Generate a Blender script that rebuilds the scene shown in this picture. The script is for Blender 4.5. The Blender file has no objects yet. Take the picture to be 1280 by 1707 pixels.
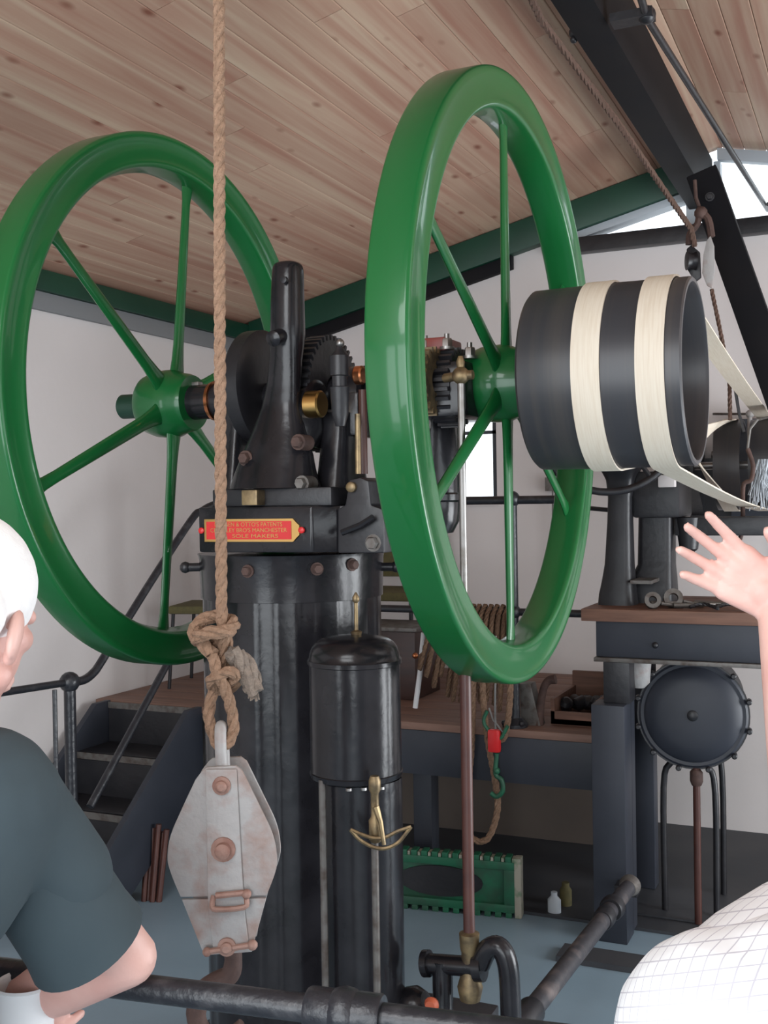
import bpy, bmesh, math, random
from mathutils import Vector, Matrix, Quaternion
random.seed(7)
PI = math.pi
SC = bpy.context.scene
COL = SC.collection

# ------------------------------------------------------------------ camera
FPX = 1831.17
YAW, PIT, ROL = math.radians(24.26), math.radians(-0.459), math.radians(-0.899)
CAM = Vector((0, 0, 1.6))
cf = Vector((-math.sin(YAW)*math.cos(PIT), math.cos(YAW)*math.cos(PIT), math.sin(PIT)))
r0 = Vector((math.cos(YAW), math.sin(YAW), 0)); u0 = r0.cross(cf)
cr = r0*math.cos(ROL) + u0*math.sin(ROL)
cu = -r0*math.sin(ROL) + u0*math.cos(ROL)
cd = bpy.data.cameras.new('camera'); co = bpy.data.objects.new('camera', cd); COL.objects.link(co)
cd.sensor_fit = 'HORIZONTAL'; cd.sensor_width = 36; cd.lens = FPX/1280*36; cd.clip_start = 0.05; cd.clip_end = 200
M = Matrix.Identity(4)
for i in range(3):
    M[i][0] = cr[i]; M[i][1] = cu[i]; M[i][2] = -cf[i]; M[i][3] = CAM[i]
co.matrix_world = M
SC.camera = co

# ------------------------------------------------------------------ world, lights, exposure
w = bpy.data.worlds.new('world'); SC.world = w; w.use_nodes = True
bg = w.node_tree.nodes['Background']; bg.inputs[0].default_value = (0.86, 0.94, 1.0, 1); bg.inputs[1].default_value = 2.2

def area(name, loc, target, sx, sy, power, col):
    l = bpy.data.lights.new(name, 'AREA'); l.shape = 'RECTANGLE'; l.size = sx; l.size_y = sy; l.energy = power; l.color = col
    o = bpy.data.objects.new(name, l); COL.objects.link(o); o.location = loc
    o.rotation_euler = (Vector(target)-Vector(loc)).to_track_quat('-Z', 'Y').to_euler(); return o
area('doorway_daylight', (-0.6, -2.42, 1.45), (-0.8, 3, 1.2), 4.2, 2.2, 110, (0.92, 0.96, 1.0))
area('window_daylight', (2.1, 1.0, 1.75), (-1.5, 1.9, 1.3), 2.4, 1.1, 9, (0.92, 0.96, 1.0))
area('roof_light_daylight', (-0.9, -0.9, 2.95), (-1.0, 0.3, 0.9), 1.6, 1.2, 54, (0.94, 0.97, 1.0))
area('far_fill_light', (1.25, 3.1, 2.72), (-1.3, 3.6, 0.9), 1.5, 2.8, 18, (0.94, 0.97, 1.0))  # added fill for the back of the room, ceiling is closed above it
area('side_fill_light', (2.2, 3.7, 0.85), (-1.5, 3.3, 0.8), 1.9, 1.5, 88, (0.94, 0.97, 1.0))  # added low fill from the right for wheel bottoms and left wall
SC.view_settings.view_transform = 'Standard'; SC.view_settings.look = 'None'
SC.view_settings.gamma = 1; SC.view_settings.use_curve_mapping = False
SC.view_settings.exposure = 0.06

# ------------------------------------------------------------------ helpers
def at(px, py, t=None, X=None, Y=None, Z=None):
    """point of the photograph put at a known distance or on a known plane of the room"""
    d = cf + cr*((px-640)/FPX) - cu*((py-853.5)/FPX)
    if X is not None: t = X/d.x
    if Y is not None: t = Y/d.y
    if Z is not None: t = (Z-1.6)/d.z
    return CAM + d*t

def lin(c):
    return tuple(((v/255)/12.92 if v <= 10 else (((v/255)+0.055)/1.055)**2.4) for v in c) + (1,)

MATS = {}
def mat(name, base, rough=0.5, metal=0.0, noise=None, bump=None, spec=None, coat=0, coords='Object', stretch=(1, 1, 1), trans=0):
    """noise=(scale, colour2, low, high) mottles two colours; bump=(scale,strength)"""
    m = bpy.data.materials.new(name); m.use_nodes = True; nt = m.node_tree; b = nt.nodes['Principled BSDF']
    b.inputs['Base Color'].default_value = base; b.inputs['Roughness'].default_value = rough; b.inputs['Metallic'].default_value = metal
    if spec is not None: b.inputs['Specular IOR Level'].default_value = spec
    if coat: b.inputs['Coat Weight'].default_value = coat; b.inputs['Coat Roughness'].default_value = 0.07
    tc = nt.nodes.new('ShaderNodeTexCoord'); mp = nt.nodes.new('ShaderNodeMapping'); mp.inputs['Scale'].default_value = stretch
    nt.links.new(tc.outputs[coords], mp.inputs[0])
    if noise:
        n = nt.nodes.new('ShaderNodeTexNoise'); n.inputs['Scale'].default_value = noise[0]; n.inputs['Detail'].default_value = 6
        rp = nt.nodes.new('ShaderNodeValToRGB'); rp.color_ramp.elements[0].position = noise[2]; rp.color_ramp.elements[1].position = noise[3]
        rp.color_ramp.elements[0].color = base; rp.color_ramp.elements[1].color = noise[1]
        nt.links.new(mp.outputs[0], n.inputs[0]); nt.links.new(n.outputs[0], rp.inputs[0]); nt.links.new(rp.outputs[0], b.inputs['Base Color'])
    if bump:
        n2 = nt.nodes.new('ShaderNodeTexNoise'); n2.inputs['Scale'].default_value = bump[0]; n2.inputs['Detail'].default_value = 4
        bp = nt.nodes.new('ShaderNodeBump'); bp.inputs['Strength'].default_value = bump[1]; bp.inputs['Distance'].default_value = 0.01
        nt.links.new(mp.outputs[0], n2.inputs[0]); nt.links.new(n2.outputs[0], bp.inputs['Height']); nt.links.new(bp.outputs[0], b.inputs['Normal'])
    MATS[name] = m; return m

black_gloss = mat('black_gloss_paint', (0.009, 0.0085, 0.0105, 1), 0.22, spec=.38, noise=(9, (0.019, 0.0185, 0.022, 1), 0.4, 0.7), bump=(22, 0.12))
black_satin = mat('black_satin_paint', (0.012, 0.012, 0.015, 1), 0.4, noise=(12, (0.02, 0.019, 0.022, 1), 0.4, 0.7), bump=(40, 0.12))
beam_black = mat('black_timber_paint', (0.007, 0.007, 0.009, 1), 0.7, spec=.15, noise=(4, (0.011, 0.010, 0.011, 1), 0.4, 0.7))
black_rail = mat('black_rail_paint', (0.018, 0.019, 0.024, 1), 0.35, noise=(30, (0.05, 0.05, 0.055, 1), 0.55, 0.75), bump=(60, 0.2))
slate = mat('slate_blue_paint', (0.022, 0.026, 0.037, 1), 0.5, noise=(6, (0.03, 0.034, 0.047, 1), 0.4, 0.7))
green_gloss = mat('green_gloss_paint', (0.006, 0.108, 0.026, 1), 0.32, noise=(2.5, (0.008, 0.120, 0.030, 1), 0.4, 0.7), coat=0.4, spec=0.3)
green_beam = mat('dark_green_beam_paint', (0.004, 0.042, 0.024, 1), 0.45, noise=(4, (0.006, 0.055, 0.03, 1), 0.4, 0.7))
green_dull = mat('green_casting_paint', (0.012, 0.12, 0.06, 1), 0.5, noise=(14, (0.02, 0.08, 0.045, 1), 0.4, 0.6))
pale_chip = mat('pale_bare_edge', (0.35, 0.33, 0.27, 1), 0.7, noise=(30, (0.12, 0.2, 0.12, 1), 0.5, 0.7))
plaster = mat('painted_plaster', (0.70, 0.655, 0.645, 1), 0.85, noise=(1.2, (0.64, 0.60, 0.585, 1), 0.35, 0.7), bump=(30, 0.08))
grey_board = mat('grey_fascia_paint', (0.22, 0.23, 0.24, 1), 0.6)
pale_frame = mat('pale_frame_paint', (0.42, 0.46, 0.50, 1), 0.5)
floor_paint = mat('grey_blue_floor_paint', (0.25, 0.34, 0.41, 1), 0.42, noise=(1.6, (0.20, 0.28, 0.34, 1), 0.35, 0.7), bump=(18, 0.08))
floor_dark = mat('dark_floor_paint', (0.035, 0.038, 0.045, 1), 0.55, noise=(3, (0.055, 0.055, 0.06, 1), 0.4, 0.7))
steel = mat('bare_steel', (0.30, 0.29, 0.28, 1), 0.35, 0.9, noise=(20, (0.16, 0.14, 0.12, 1), 0.5, 0.75))
dull_steel = mat('dull_iron', (0.16, 0.15, 0.14, 1), 0.5, 0.5, noise=(30, (0.08, 0.06, 0.05, 1), 0.45, 0.7))
brass = mat('brass', (0.55, 0.34, 0.12, 1), 0.3, 1.0)
copper = mat('copper', (0.62, 0.24, 0.11, 1), 0.32, 1.0)
tarnish = mat('tarnished_brass', (0.30, 0.22, 0.12, 1), 0.45, 0.8, noise=(40, (0.12, 0.09, 0.06, 1), 0.4, 0.7))
brown_rod = mat('brown_painted_rod', (0.085, 0.032, 0.024, 1), 0.4, noise=(12, (0.06, 0.022, 0.018, 1), 0.4, 0.7))
rust = mat('rusty_iron', (0.10, 0.058, 0.048, 1), 0.75, 0.2, noise=(25, (0.06, 0.035, 0.03, 1), 0.4, 0.7), bump=(60, 0.3))
galv = mat('worn_pale_zinc', (0.37, 0.36, 0.355, 1), 0.6, 0.15, noise=(20, (0.30, 0.21, 0.18, 1), 0.48, 0.72), bump=(50, 0.25))
rope_m = mat('tan_rope_fibre', (0.30, 0.185, 0.12, 1), 0.9, noise=(120, (0.20, 0.12, 0.075, 1), 0.35, 0.7), bump=(300, 0.5))
rope_mid = mat('brown_rope_fibre', (0.19, 0.11, 0.065, 1), 0.9, noise=(120, (0.11, 0.065, 0.04, 1), 0.35, 0.7))
rope_grey = mat('greyed_rope_end', (0.25, 0.20, 0.16, 1), 0.95, noise=(120, (0.15, 0.12, 0.1, 1), 0.35, 0.7), bump=(300, 0.5))
rope_dark = mat('dark_old_rope', (0.12, 0.065, 0.048, 1), 0.9, noise=(120, (0.08, 0.05, 0.035, 1), 0.35, 0.7))
belt_m = mat('cream_canvas_belt', (0.73, 0.65, 0.54, 1), 0.65, noise=(40, (0.67, 0.575, 0.46, 1), 0.4, 0.7), stretch=(6, .3, .3))
pink_rust = mat('pale_rusted_zinc', (0.33, 0.20, 0.16, 1), 0.6, 0.2, noise=(30, (0.22, 0.10, 0.075, 1), 0.45, 0.7), bump=(60, .3))
pulley_m = mat('dark_grey_pulley_paint', (0.038, 0.038, 0.044, 1), 0.38, noise=(10, (0.055, 0.05, 0.05, 1), 0.4, 0.7), stretch=(5, .1, .1))
red_paint = mat('red_enamel', (0.62, 0.02, 0.022, 1), 0.35)
red_dull = mat('dull_red_paint', (0.20, 0.028, 0.02, 1), 0.4)
wood_top = mat('worn_brown_wood', (0.21, 0.105, 0.07, 1), 0.6, noise=(5, (0.13, 0.065, 0.045, 1), 0.35, 0.7), stretch=(1, 12, 12))
deck_wood = mat('brown_deck_wood', (0.24, 0.135, 0.10, 1), 0.6, noise=(4, (0.17, 0.095, 0.07, 1), 0.35, 0.7), stretch=(1, 10, 10))
shade_brown = mat('under_platform_shade', (0.115, 0.09, 0.075, 1), 0.8, noise=(2, (0.085, 0.068, 0.058, 1), 0.4, 0.7))  # brown that stands for the shade below the platform
orange_p = mat('dull_orange_paint', (0.42, 0.09, 0.04, 1), 0.5)
dark_wood = mat('dark_red_wood', (0.05, 0.018, 0.013, 1), 0.45, noise=(5, (0.03, 0.012, 0.01, 1), 0.35, 0.7), stretch=(1, 1, 8))
olive = mat('olive_upholstery', (0.10, 0.085, 0.03, 1), 0.8, noise=(60, (0.075, 0.065, 0.025, 1), 0.4, 0.7))
white_paint = mat('white_paint', (0.75, 0.75, 0.76, 1), 0.6)
skin = mat('skin', (0.70, 0.43, 0.37, 1), 0.5, noise=(12, (0.64, 0.35, 0.30, 1), 0.4, 0.7), bump=(120, 0.08))
hair_m = mat('short_white_hair', (0.90, 0.89, 0.88, 1), 0.8, noise=(90, (0.86, 0.845, 0.84, 1), 0.4, 0.75), bump=(260, 0.15))
shirt_dark = mat('dark_teal_grey_cotton', (0.034, 0.052, 0.062, 1), 0.9, noise=(5, (0.042, 0.062, 0.072, 1), 0.4, 0.7), bump=(7, 0.5))
trousers = mat('dark_trousers', (0.03, 0.033, 0.045, 1), 0.9, bump=(10, 0.4))
shoe_m = mat('black_leather', (0.02, 0.02, 0.02, 1), 0.4)
eye_m = mat('eye', (0.7, 0.7, 0.7, 1), 0.2)

def pine():
    m = bpy.data.materials.new('knotty_pine'); m.use_nodes = True; nt = m.node_tree; N = nt.nodes; L = nt.links; b = N['Principled BSDF']
    b.inputs['Roughness'].default_value = 0.62; b.inputs['Specular IOR Level'].default_value = 0.25
    tc = N.new('ShaderNodeTexCoord'); oi = N.new('ShaderNodeObjectInfo')
    add = N.new('ShaderNodeVectorMath'); add.operation = 'MULTIPLY_ADD'
    cmb = N.new('ShaderNodeCombineXYZ'); L.new(oi.outputs['Random'], cmb.inputs[0]); L.new(oi.outputs['Random'], cmb.inputs[1])
    add.inputs[1].default_value = (1, 1, 1); L.new(tc.outputs['Object'], add.inputs[0])
    sc = N.new('ShaderNodeVectorMath'); sc.operation = 'SCALE'; sc.inputs['Scale'].default_value = 37.0; L.new(cmb.outputs[0], sc.inputs[0]); L.new(sc.outputs[0], add.inputs[2])
    mp = N.new('ShaderNodeMapping'); mp.inputs['Scale'].default_value = (19, 0.7, 19); L.new(add.outputs[0], mp.inputs[0])
    n = N.new('ShaderNodeTexNoise'); n.inputs['Scale'].default_value = 1.0; n.inputs['Detail'].default_value = 5; n.inputs['Distortion'].default_value = 0.5; L.new(mp.outputs[0], n.inputs[0])
    rp = N.new('ShaderNodeValToRGB'); e = rp.color_ramp.elements
    e[0].position = 0.32; e[0].color = (0.43, 0.24, 0.175, 1); e[1].position = 0.68; e[1].color = (0.57, 0.43, 0.32, 1); L.new(n.outputs[0], rp.inputs[0])
    # board to board tone
    rp2 = N.new('ShaderNodeValToRGB'); f = rp2.color_ramp.elements; f[0].color = (0.86, 0.80, 0.78, 1); f[1].color = (1.0, 1.0, 0.98, 1); L.new(oi.outputs['Random'], rp2.inputs[0])
    mx = N.new('ShaderNodeMixRGB'); mx.blend_type = 'MULTIPLY'; mx.inputs[0].default_value = 1; L.new(rp.outputs[0], mx.inputs[1]); L.new(rp2.outputs[0], mx.inputs[2])
    # knots
    mk = N.new('ShaderNodeMapping'); mk.inputs['Scale'].default_value = (11, 5.2, 0.01); L.new(add.outputs[0], mk.inputs[0])
    v = N.new('ShaderNodeTexVoronoi'); v.inputs['Scale'].default_value = 1.0; L.new(mk.outputs[0], v.inputs[0])
    k = N.new('ShaderNodeValToRGB'); g = k.color_ramp.elements; g[0].position = 0.05; g[0].color = (1, 1, 1, 1); g[1].position = 0.2; g[1].color = (0, 0, 0, 1); L.new(v.outputs['Distance'], k.inputs[0])
    sep = N.new('ShaderNodeSeparateColor'); L.new(v.outputs['Color'], sep.inputs[0])
    gt = N.new('ShaderNodeMath'); gt.operation = 'GREATER_THAN'; gt.inputs[1].default_value = 0.3; L.new(sep.outputs[0], gt.inputs[0])
    ml = N.new('ShaderNodeMath'); ml.operation = 'MULTIPLY'; L.new(k.outputs[0], ml.inputs[0]); L.new(gt.outputs[0], ml.inputs[1])
    m2 = N.new('ShaderNodeMixRGB'); L.new(ml.outputs[0], m2.inputs[0]); L.new(mx.outputs[0], m2.inputs[1]); m2.inputs[2].default_value = (0.22, 0.085, 0.055, 1)
    L.new(m2.outputs[0], b.inputs['Base Color']); return m
pine_m = pine()

def check_cloth():
    m = bpy.data.materials.new('white_check_cotton'); m.use_nodes = True; nt = m.node_tree; N = nt.nodes; L = nt.links; b = N['Principled BSDF']
    b.inputs['Roughness'].default_value = 0.9
    tc = N.new('ShaderNodeTexCoord'); mp = N.new('ShaderNodeMapping'); mp.inputs['Rotation'].default_value = (0.35, 0.25, 0.5); L.new(tc.outputs['Object'], mp.inputs[0])
    sep = N.new('ShaderNodeSeparateXYZ'); L.new(mp.outputs[0], sep.inputs[0])
    outs = []
    for ax in (0, 2):
        a = N.new('ShaderNodeMath'); a.operation = 'MULTIPLY'; a.inputs[1].default_value = 88; L.new(sep.outputs[ax], a.inputs[0])
        fr = N.new('ShaderNodeMath'); fr.operation = 'FRACT'; L.new(a.outputs[0], fr.inputs[0])
        lt = N.new('ShaderNodeMath'); lt.operation = 'LESS_THAN'; lt.inputs[1].default_value = 0.09; L.new(fr.outputs[0], lt.inputs[0]); outs.append(lt)
    mxx = N.new('ShaderNodeMath'); mxx.operation = 'MAXIMUM'; L.new(outs[0].outputs[0], mxx.inputs[0]); L.new(outs[1].outputs[0], mxx.inputs[1])
    mix = N.new('ShaderNodeMixRGB'); mix.inputs[1].default_value = (0.82, 0.84, 0.86, 1); mix.inputs[2].default_value = (0.52, 0.52, 0.58, 1); L.new(mxx.outputs[0], mix.inputs[0])
    L.new(mix.outputs[0], b.inputs['Base Color'])
    n2 = N.new('ShaderNodeTexNoise'); n2.inputs['Scale'].default_value = 9; bp = N.new('ShaderNodeBump'); bp.inputs['Strength'].default_value = 0.5; bp.inputs['Distance'].default_value = 0.01
    L.new(tc.outputs['Object'], n2.inputs[0]); L.new(n2.outputs[0], bp.inputs['Height']); L.new(bp.outputs[0], b.inputs['Normal']); return m
check_m = check_cloth()

def glass():
    m = bpy.data.materials.new('window_glass'); m.use_nodes = True; nt = m.node_tree; N = nt.nodes; L = nt.links
    for n in list(N):
        if n.type == 'BSDF_PRINCIPLED': N.remove(n)
    t = N.new('ShaderNodeBsdfTransparent'); g = N.new('ShaderNodeBsdfGlossy'); g.inputs['Roughness'].default_value = 0.03
    fr = N.new('ShaderNodeFresnel'); fr.inputs[0].default_value = 1.3; mx = N.new('ShaderNodeMixShader')
    L.new(fr.outputs[0], mx.inputs[0]); L.new(t.outputs[0], mx.inputs[1]); L.new(g.outputs[0], mx.inputs[2])
    L.new(mx.outputs[0], N['Material Output'].inputs[0]); return m
glass_m = glass()

def link(name, me, m=None, parent=None, smooth=True, kind=None, label=None):
    o = bpy.data.objects.new(name, me); COL.objects.link(o)
    if m: me.materials.append(m)
    if parent is not None:
        o.parent = parent; o.matrix_parent_inverse = Matrix.Translation(-Vector(parent['origin'])) if 'origin' in parent else Matrix.Identity(4)
    if smooth:
        for p in me.polygons: p.use_smooth = True
        try: me.set_sharp_from_angle(angle=math.radians(38))
        except Exception: pass
    if kind: o['kind'] = kind
    if label: o['label'] = label
    return o

def thing(name, label, cat, loc=(0, 0, 0), group=None):
    o = bpy.data.objects.new(name, None); COL.objects.link(o); o.location = loc; o.empty_display_size = 0.05
    o['label'] = label; o['category'] = cat; o['origin'] = list(loc)
    if group: o['group'] = group
    return o
def tag(o, label, cat, group=None):
    o['label'] = label; o['category'] = cat
    if group: o['group'] = group
    return o
def frame(axis, ref=None):
    z = Vector(axis).normalized(); ref = Vector(ref) if ref else (Vector((0, 0, 1)) if abs(z.z) < 0.9 else Vector((0, 1, 0)))
    x = ref.cross(z).normalized(); return x, z.cross(x), z

class MB:
    """collects shapes that form one part"""
    def __init__(s): s.v = []; s.f = []
    def add(s, vs, fs):
        b = len(s.v); s.v += [tuple(v) for v in vs]; s.f += [tuple(i+b for i in f) for f in fs]; return s
    def box(s, lo, hi, R=None, c=None, ch=0.0):
        lo, hi = Vector(lo), Vector(hi)
        bm = bmesh.new(); bmesh.ops.create_cube(bm, size=1)
        for v in bm.verts: v.co = Vector(((lo[i]+hi[i])/2 + v.co[i]*(hi[i]-lo[i]) for i in range(3)))
        if ch: bmesh.ops.bevel(bm, geom=bm.edges[:], offset=ch, segments=2, affect='EDGES', profile=0.6)
        if R is not None:
            c = Vector(c) if c else (lo+hi)/2
            for v in bm.verts: v.co = c + R @ (v.co-c)
        bm.verts.index_update(); s.add([v.co for v in bm.verts], [[v.index for v in f.verts] for f in bm.faces]); bm.free(); return s
    def prism(s, poly, o, ax, ay, depth):
        """poly of (a,b) in plane o+a*ax+b*ay, pushed out by vector depth"""
        o, ax, ay, depth = map(Vector, (o, ax, ay, depth)); n = len(poly)
        vs = [o+ax*a+ay*b for a, b in poly]; vs += [v+depth for v in vs]
        s.add(vs, [list(range(n))[::-1], list(range(n, 2*n))] + [(i, (i+1) % n, (i+1) % n+n, i+n) for i in range(n)]); return s
    def lathe(s, prof, c, axis, n=32, closed=False, mod=None):
        """prof [(r, h)] about axis through c"""
        c = Vector(c); x, y, z = frame(axis); k = len(prof); vs = []
        for i in range(n):
            a = 2*PI*i/n
            for (r, h) in prof:
                rr = r*(mod(a, h) if mod else 1); vs.append(c + (x*math.cos(a)+y*math.sin(a))*rr + z*h)
        fs = []
        for i in range(n):
            j = (i+1) % n
            for q in range(k if closed else k-1):
                q2 = (q+1) % k; fs.append((i*k+q, j*k+q, j*k+q2, i*k+q2))
        if not closed:
            fs.append([i*k for i in range(n)][::-1]); fs.append([i*k+k-1 for i in range(n)])
        s.add(vs, fs); return s
    def cyl(s, a, b, r, r2=None, n=20, ch=0.0):
        a, b = Vector(a), Vector(b); h = (b-a).length; r2 = r if r2 is None else r2
        ch = min(ch, h/3, r/2) if ch else 0
        p = [(r, 0), (r2, h)] if not ch else [(r-ch, 0), (r, ch), (r2, h-ch), (r2-ch, h)]
        return s.lathe(p, a, b-a, n)
    def tube(s, pts, r, n=10, smooth=0, cap=True):
        pts = [Vector(p) for p in pts]; rs = list(r) if hasattr(r, '__len__') else [r]*len(pts)
        if smooth: pts, rs = catmull(pts, rs, smooth)
        k = len(pts); up = None; vs = []
        for i in range(k):
            t = (pts[min(i+1, k-1)]-pts[max(i-1, 0)]).normalized()
            if up is None: x, y, z = frame(t); up = x
            x = (up - t*up.dot(t)).normalized(); y = t.cross(x); up = x
            for j in range(n):
                a = 2*PI*j/n; vs.append(pts[i]+(x*math.cos(a)+y*math.sin(a))*rs[i])
        fs = [(i*n+j, i*n+(j+1) % n, (i+1)*n+(j+1) % n, (i+1)*n+j) for i in range(k-1) for j in range(n)]
        if cap: fs += [list(range(n))[::-1], list(range((k-1)*n, k*n))]
        s.add(vs, fs); return s
    def ball(s, c, r, n=16):
        r = (r, r, r) if not hasattr(r, '__len__') else r; c = Vector(c); m = n//2+1
        vs = [c+Vector((0, 0, r[2]))]
        for i in range(1, m-1):
            a = PI*i/(m-1)
            for j in range(n): vs.append(c+Vector((r[0]*math.sin(a)*math.cos(2*PI*j/n), r[1]*math.sin(a)*math.sin(2*PI*j/n), r[2]*math.cos(a))))
        vs.append(c-Vector((0, 0, r[2]))); fs = []
        for j in range(n): fs.append((0, 1+j, 1+(j+1) % n))
        for i in range(m-3):
            for j in range(n): fs.append((1+i*n+j, 1+(i+1)*n+j, 1+(i+1)*n+(j+1) % n, 1+i*n+(j+1) % n))
        b = 1+(m-3)*n; L = len(vs)-1
        for j in range(n): fs.append((b+j, L, b+(j+1) % n))
        s.add(vs, fs); return s
    def loft(s, secs, n=28, pw=2.0, smooth=0):
        """secs: (cx, cy, cz, rx, ry) horizontal superellipse sections; local x along the room's X"""
        if smooth:
            P, R = catmull([Vector(q[:3]) for q in secs], [Vector((q[3], q[4], 0)) for q in secs], smooth)
            secs = [(p.x, p.y, p.z, r.x, r.y) for p, r in zip(P, R)]
        vs = []
        for (cx, cy, cz, rx, ry) in secs:
            for j in range(n):
                a = 2*PI*j/n; c, q = math.cos(a), math.sin(a)
                vs.append((cx+rx*math.copysign(abs(c)**(2/pw), c), cy+ry*math.copysign(abs(q)**(2/pw), q), cz))
        k = len(secs); fs = [(i*n+j, i*n+(j+1) % n, (i+1)*n+(j+1) % n, (i+1)*n+j) for i in range(k-1) for j in range(n)]
        fs += [list(range(n))[::-1], list(range((k-1)*n, k*n))]; s.add(vs, fs); return s
    def build(s, name, m, parent=None, smooth=True, kind=None, label=None, bevel=0):
        me = bpy.data.meshes.new(name); me.from_pydata(s.v, [], s.f)
        bm = bmesh.new(); bm.from_mesh(me); bmesh.ops.recalc_face_normals(bm, faces=bm.faces[:])
        if bevel:
            es = [e for e in bm.edges if len(e.link_faces) == 2 and e.calc_face_angle(0) > 0.6]
            bmesh.ops.bevel(bm, geom=es, offset=bevel, segments=2, affect='EDGES', profile=0.6)
        bm.to_mesh(me); bm.free()
        return link(name, me, m, parent, smooth, kind, label)

def catmull(pts, rs, k):
    P = [pts[0]*2-pts[1]] + pts + [pts[-1]*2-pts[-2]]; R = [rs[0]] + rs + [rs[-1]]; op = []; orr = []
    for i in range(1, len(P)-2):
        for j in range(k):
            t = j/k; a, b, c, d = P[i-1:i+3]
            op.append(0.5*((b*2)+(c-a)*t+(a*2-b*5+c*4-d)*t*t+(b*3-a-c*3+d)*t**3)); orr.append(R[i]*(1-t)+R[i+1]*t)
    op.append(pts[-1]); orr.append(rs[-1]); return op, orr

def bolt(mb, c, axis, r=0.012, h=0.01, shank=0.0):
    c = Vector(c); z = Vector(axis).normalized(); mb.lathe([(r, -0.004), (r, h*0.8), (r*0.85, h)], c, z, 6)
    mb.lathe([(r*1.35, -0.006), (r*1.35, 0.001)], c, z, 14)
    if shank: mb.cyl(c+z*h, c+z*(h+shank), r*0.5, n=10)

def twist_rope(mb, pts, R, pitch=None, sm=0, n=6, step=None):
    """three-strand laid rope along a path"""
    pts = [Vector(p) for p in pts]
    if sm: pts, _ = catmull(pts, [0]*len(pts), sm)
    pitch = pitch or R*7; step = step or pitch/10
    d = [0]
    for a, b in zip(pts, pts[1:]): d.append(d[-1]+(b-a).length)
    L = d[-1]; m = max(4, int(L/step)); q = []; k = 0
    for i in range(m+1):
        s_ = L*i/m
        while k < len(d)-2 and d[k+1] < s_: k += 1
        u = (s_-d[k])/max(1e-9, d[k+1]-d[k]); q.append((pts[k].lerp(pts[k+1], u), s_))
    up = None; fr = []
    for i, (p, s_) in enumerate(q):
        t = (q[min(i+1, m)][0]-q[max(i-1, 0)][0]).normalized()
        if up is None: up = frame(t)[0]
        x = (up-t*up.dot(t)).normalized(); up = x; fr.append((p, x, t.cross(x), s_))
    for st in range(3):
        path = []
        for p, x, y, s_ in fr:
            a = 2*PI*(s_/pitch+st/3); path.append(p+(x*math.cos(a)+y*math.sin(a))*R*0.43)
        mb.tube(path, R*0.6, n)
    return mb

# ================================================================== STRUCTURE
XW, YB, XR, YF = -3.3, 5.45, 2.3, -2.5
XRG, ZE = -0.66, 2.63
ZRG = ZE + 0.24*(XRG-XW)
SR = (ZRG-ZE)/(XR-XRG)
def ceil_z(x): return ZE+0.24*(x-XW) if x <= XRG else ZRG-SR*(x-XRG)

MB().box((XW-.2, YF-.2, -.1), (XR+.2, YB+.2, 0)).build('floor', floor_paint, kind='structure', smooth=False)
def wallpoly(name, polys, y0, y1, m=plaster):
    mb = MB()
    for p in polys: mb.prism(p, (0, y0, 0), (1, 0, 0), (0, 0, 1), (0, y1-y0, 0))
    return mb.build(name, m, kind='structure', smooth=False)
WX0, WX1, WZ0, WZ1 = -2.16, -1.81, 1.61, 2.09
GX0, GZ0 = -1.42, 2.875
wb = wallpoly('wall_back', [
    [(XW, 0), (WX0, 0), (WX0, 2.62), (XW, 2.62)], [(WX0, 0), (WX1, 0), (WX1, WZ0), (WX0, WZ0)], [(WX0, WZ1), (WX1, WZ1), (WX1, 2.62), (WX0, 2.62)],
    [(WX1, 0), (XR, 0), (XR, 2.62), (WX1, 2.62)],
    [(XW, 2.62), (0.1, 2.62), (0.1, GZ0), (GX0, GZ0), (GX0, ceil_z(GX0)), (XW, ZE)],
    [(0.1, 2.62), (XR, 2.62), (0.1, ceil_z(0.1))]], YB, YB+.18)
MB().box((XW-.18, YF, 0), (XW, YB+.18, ZE)).build('wall_left', plaster, kind='structure', smooth=False)
# right wall with a long window and an opening added for the side fill lamp, behind-camera wall with a wide doorway
MB().box((XR, YF, 0), (XR+.18, 2.75, 1.15)).box((XR, 4.65, 0), (XR+.18, YB+.18, 1.15)).box((XR, YF, 2.35), (XR+.18, YB+.18, ZE)).box((XR, YF, 1.15), (XR+.18, -0.3, 2.35)).box((XR, 2.3, 1.15), (XR+.18, 2.75, 2.35)).box((XR, 4.65, 1.15), (XR+.18, YB+.18, 2.35)).box((XR, 2.75, 2.1), (XR+.18, 4.65, 2.35)).build('wall_right', plaster, kind='structure', smooth=False)
wallpoly('wall_front', [[(XW, 0), (-2.8, 0), (-2.8, 2.6), (XW, 2.6)], [(1.6, 0), (XR, 0), (XR, 2.6), (1.6, 2.6)], [(XW, 2.6), (XR, 2.6), (XRG, ZRG)]], YF-.18, YF)

# boarded ceiling: a dark deck above, every board its own part
cz = MB()
cz.prism([(XW-.1, ZE+.03), (XRG, ZRG+.055), (XR+.1, ZE+.03), (XR+.1, ZE+.09), (XRG, ZRG+.115), (XW-.1, ZE+.09)], (0, YF, 0), (1, 0, 0), (0, 0, 1), (0, YB-YF+.1, 0))
ceil = cz.build('ceiling', deck_wood, kind='structure', smooth=False)
def board_mesh(x0, x1, y0, y1):
    z0, z1 = ceil_z(x0), ceil_z(x1); g = 0.0008; th = 0.022; dx = (x1-x0)
    # slightly chamfered tongue-and-groove face
    c = 0.0022; sl = (z1-z0)/dx
    pr = [(x0+g, z0+c), (x0+g+c, z0+sl*c), (x1-g-c, z1-sl*c), (x1-g, z1+c), (x1-g, z1+th), (x0+g, z0+th)]
    return MB().prism(pr, (0, y0+.0015, 0), (1, 0, 0), (0, 0, 1), (0, y1-y0-.003, 0))
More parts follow.
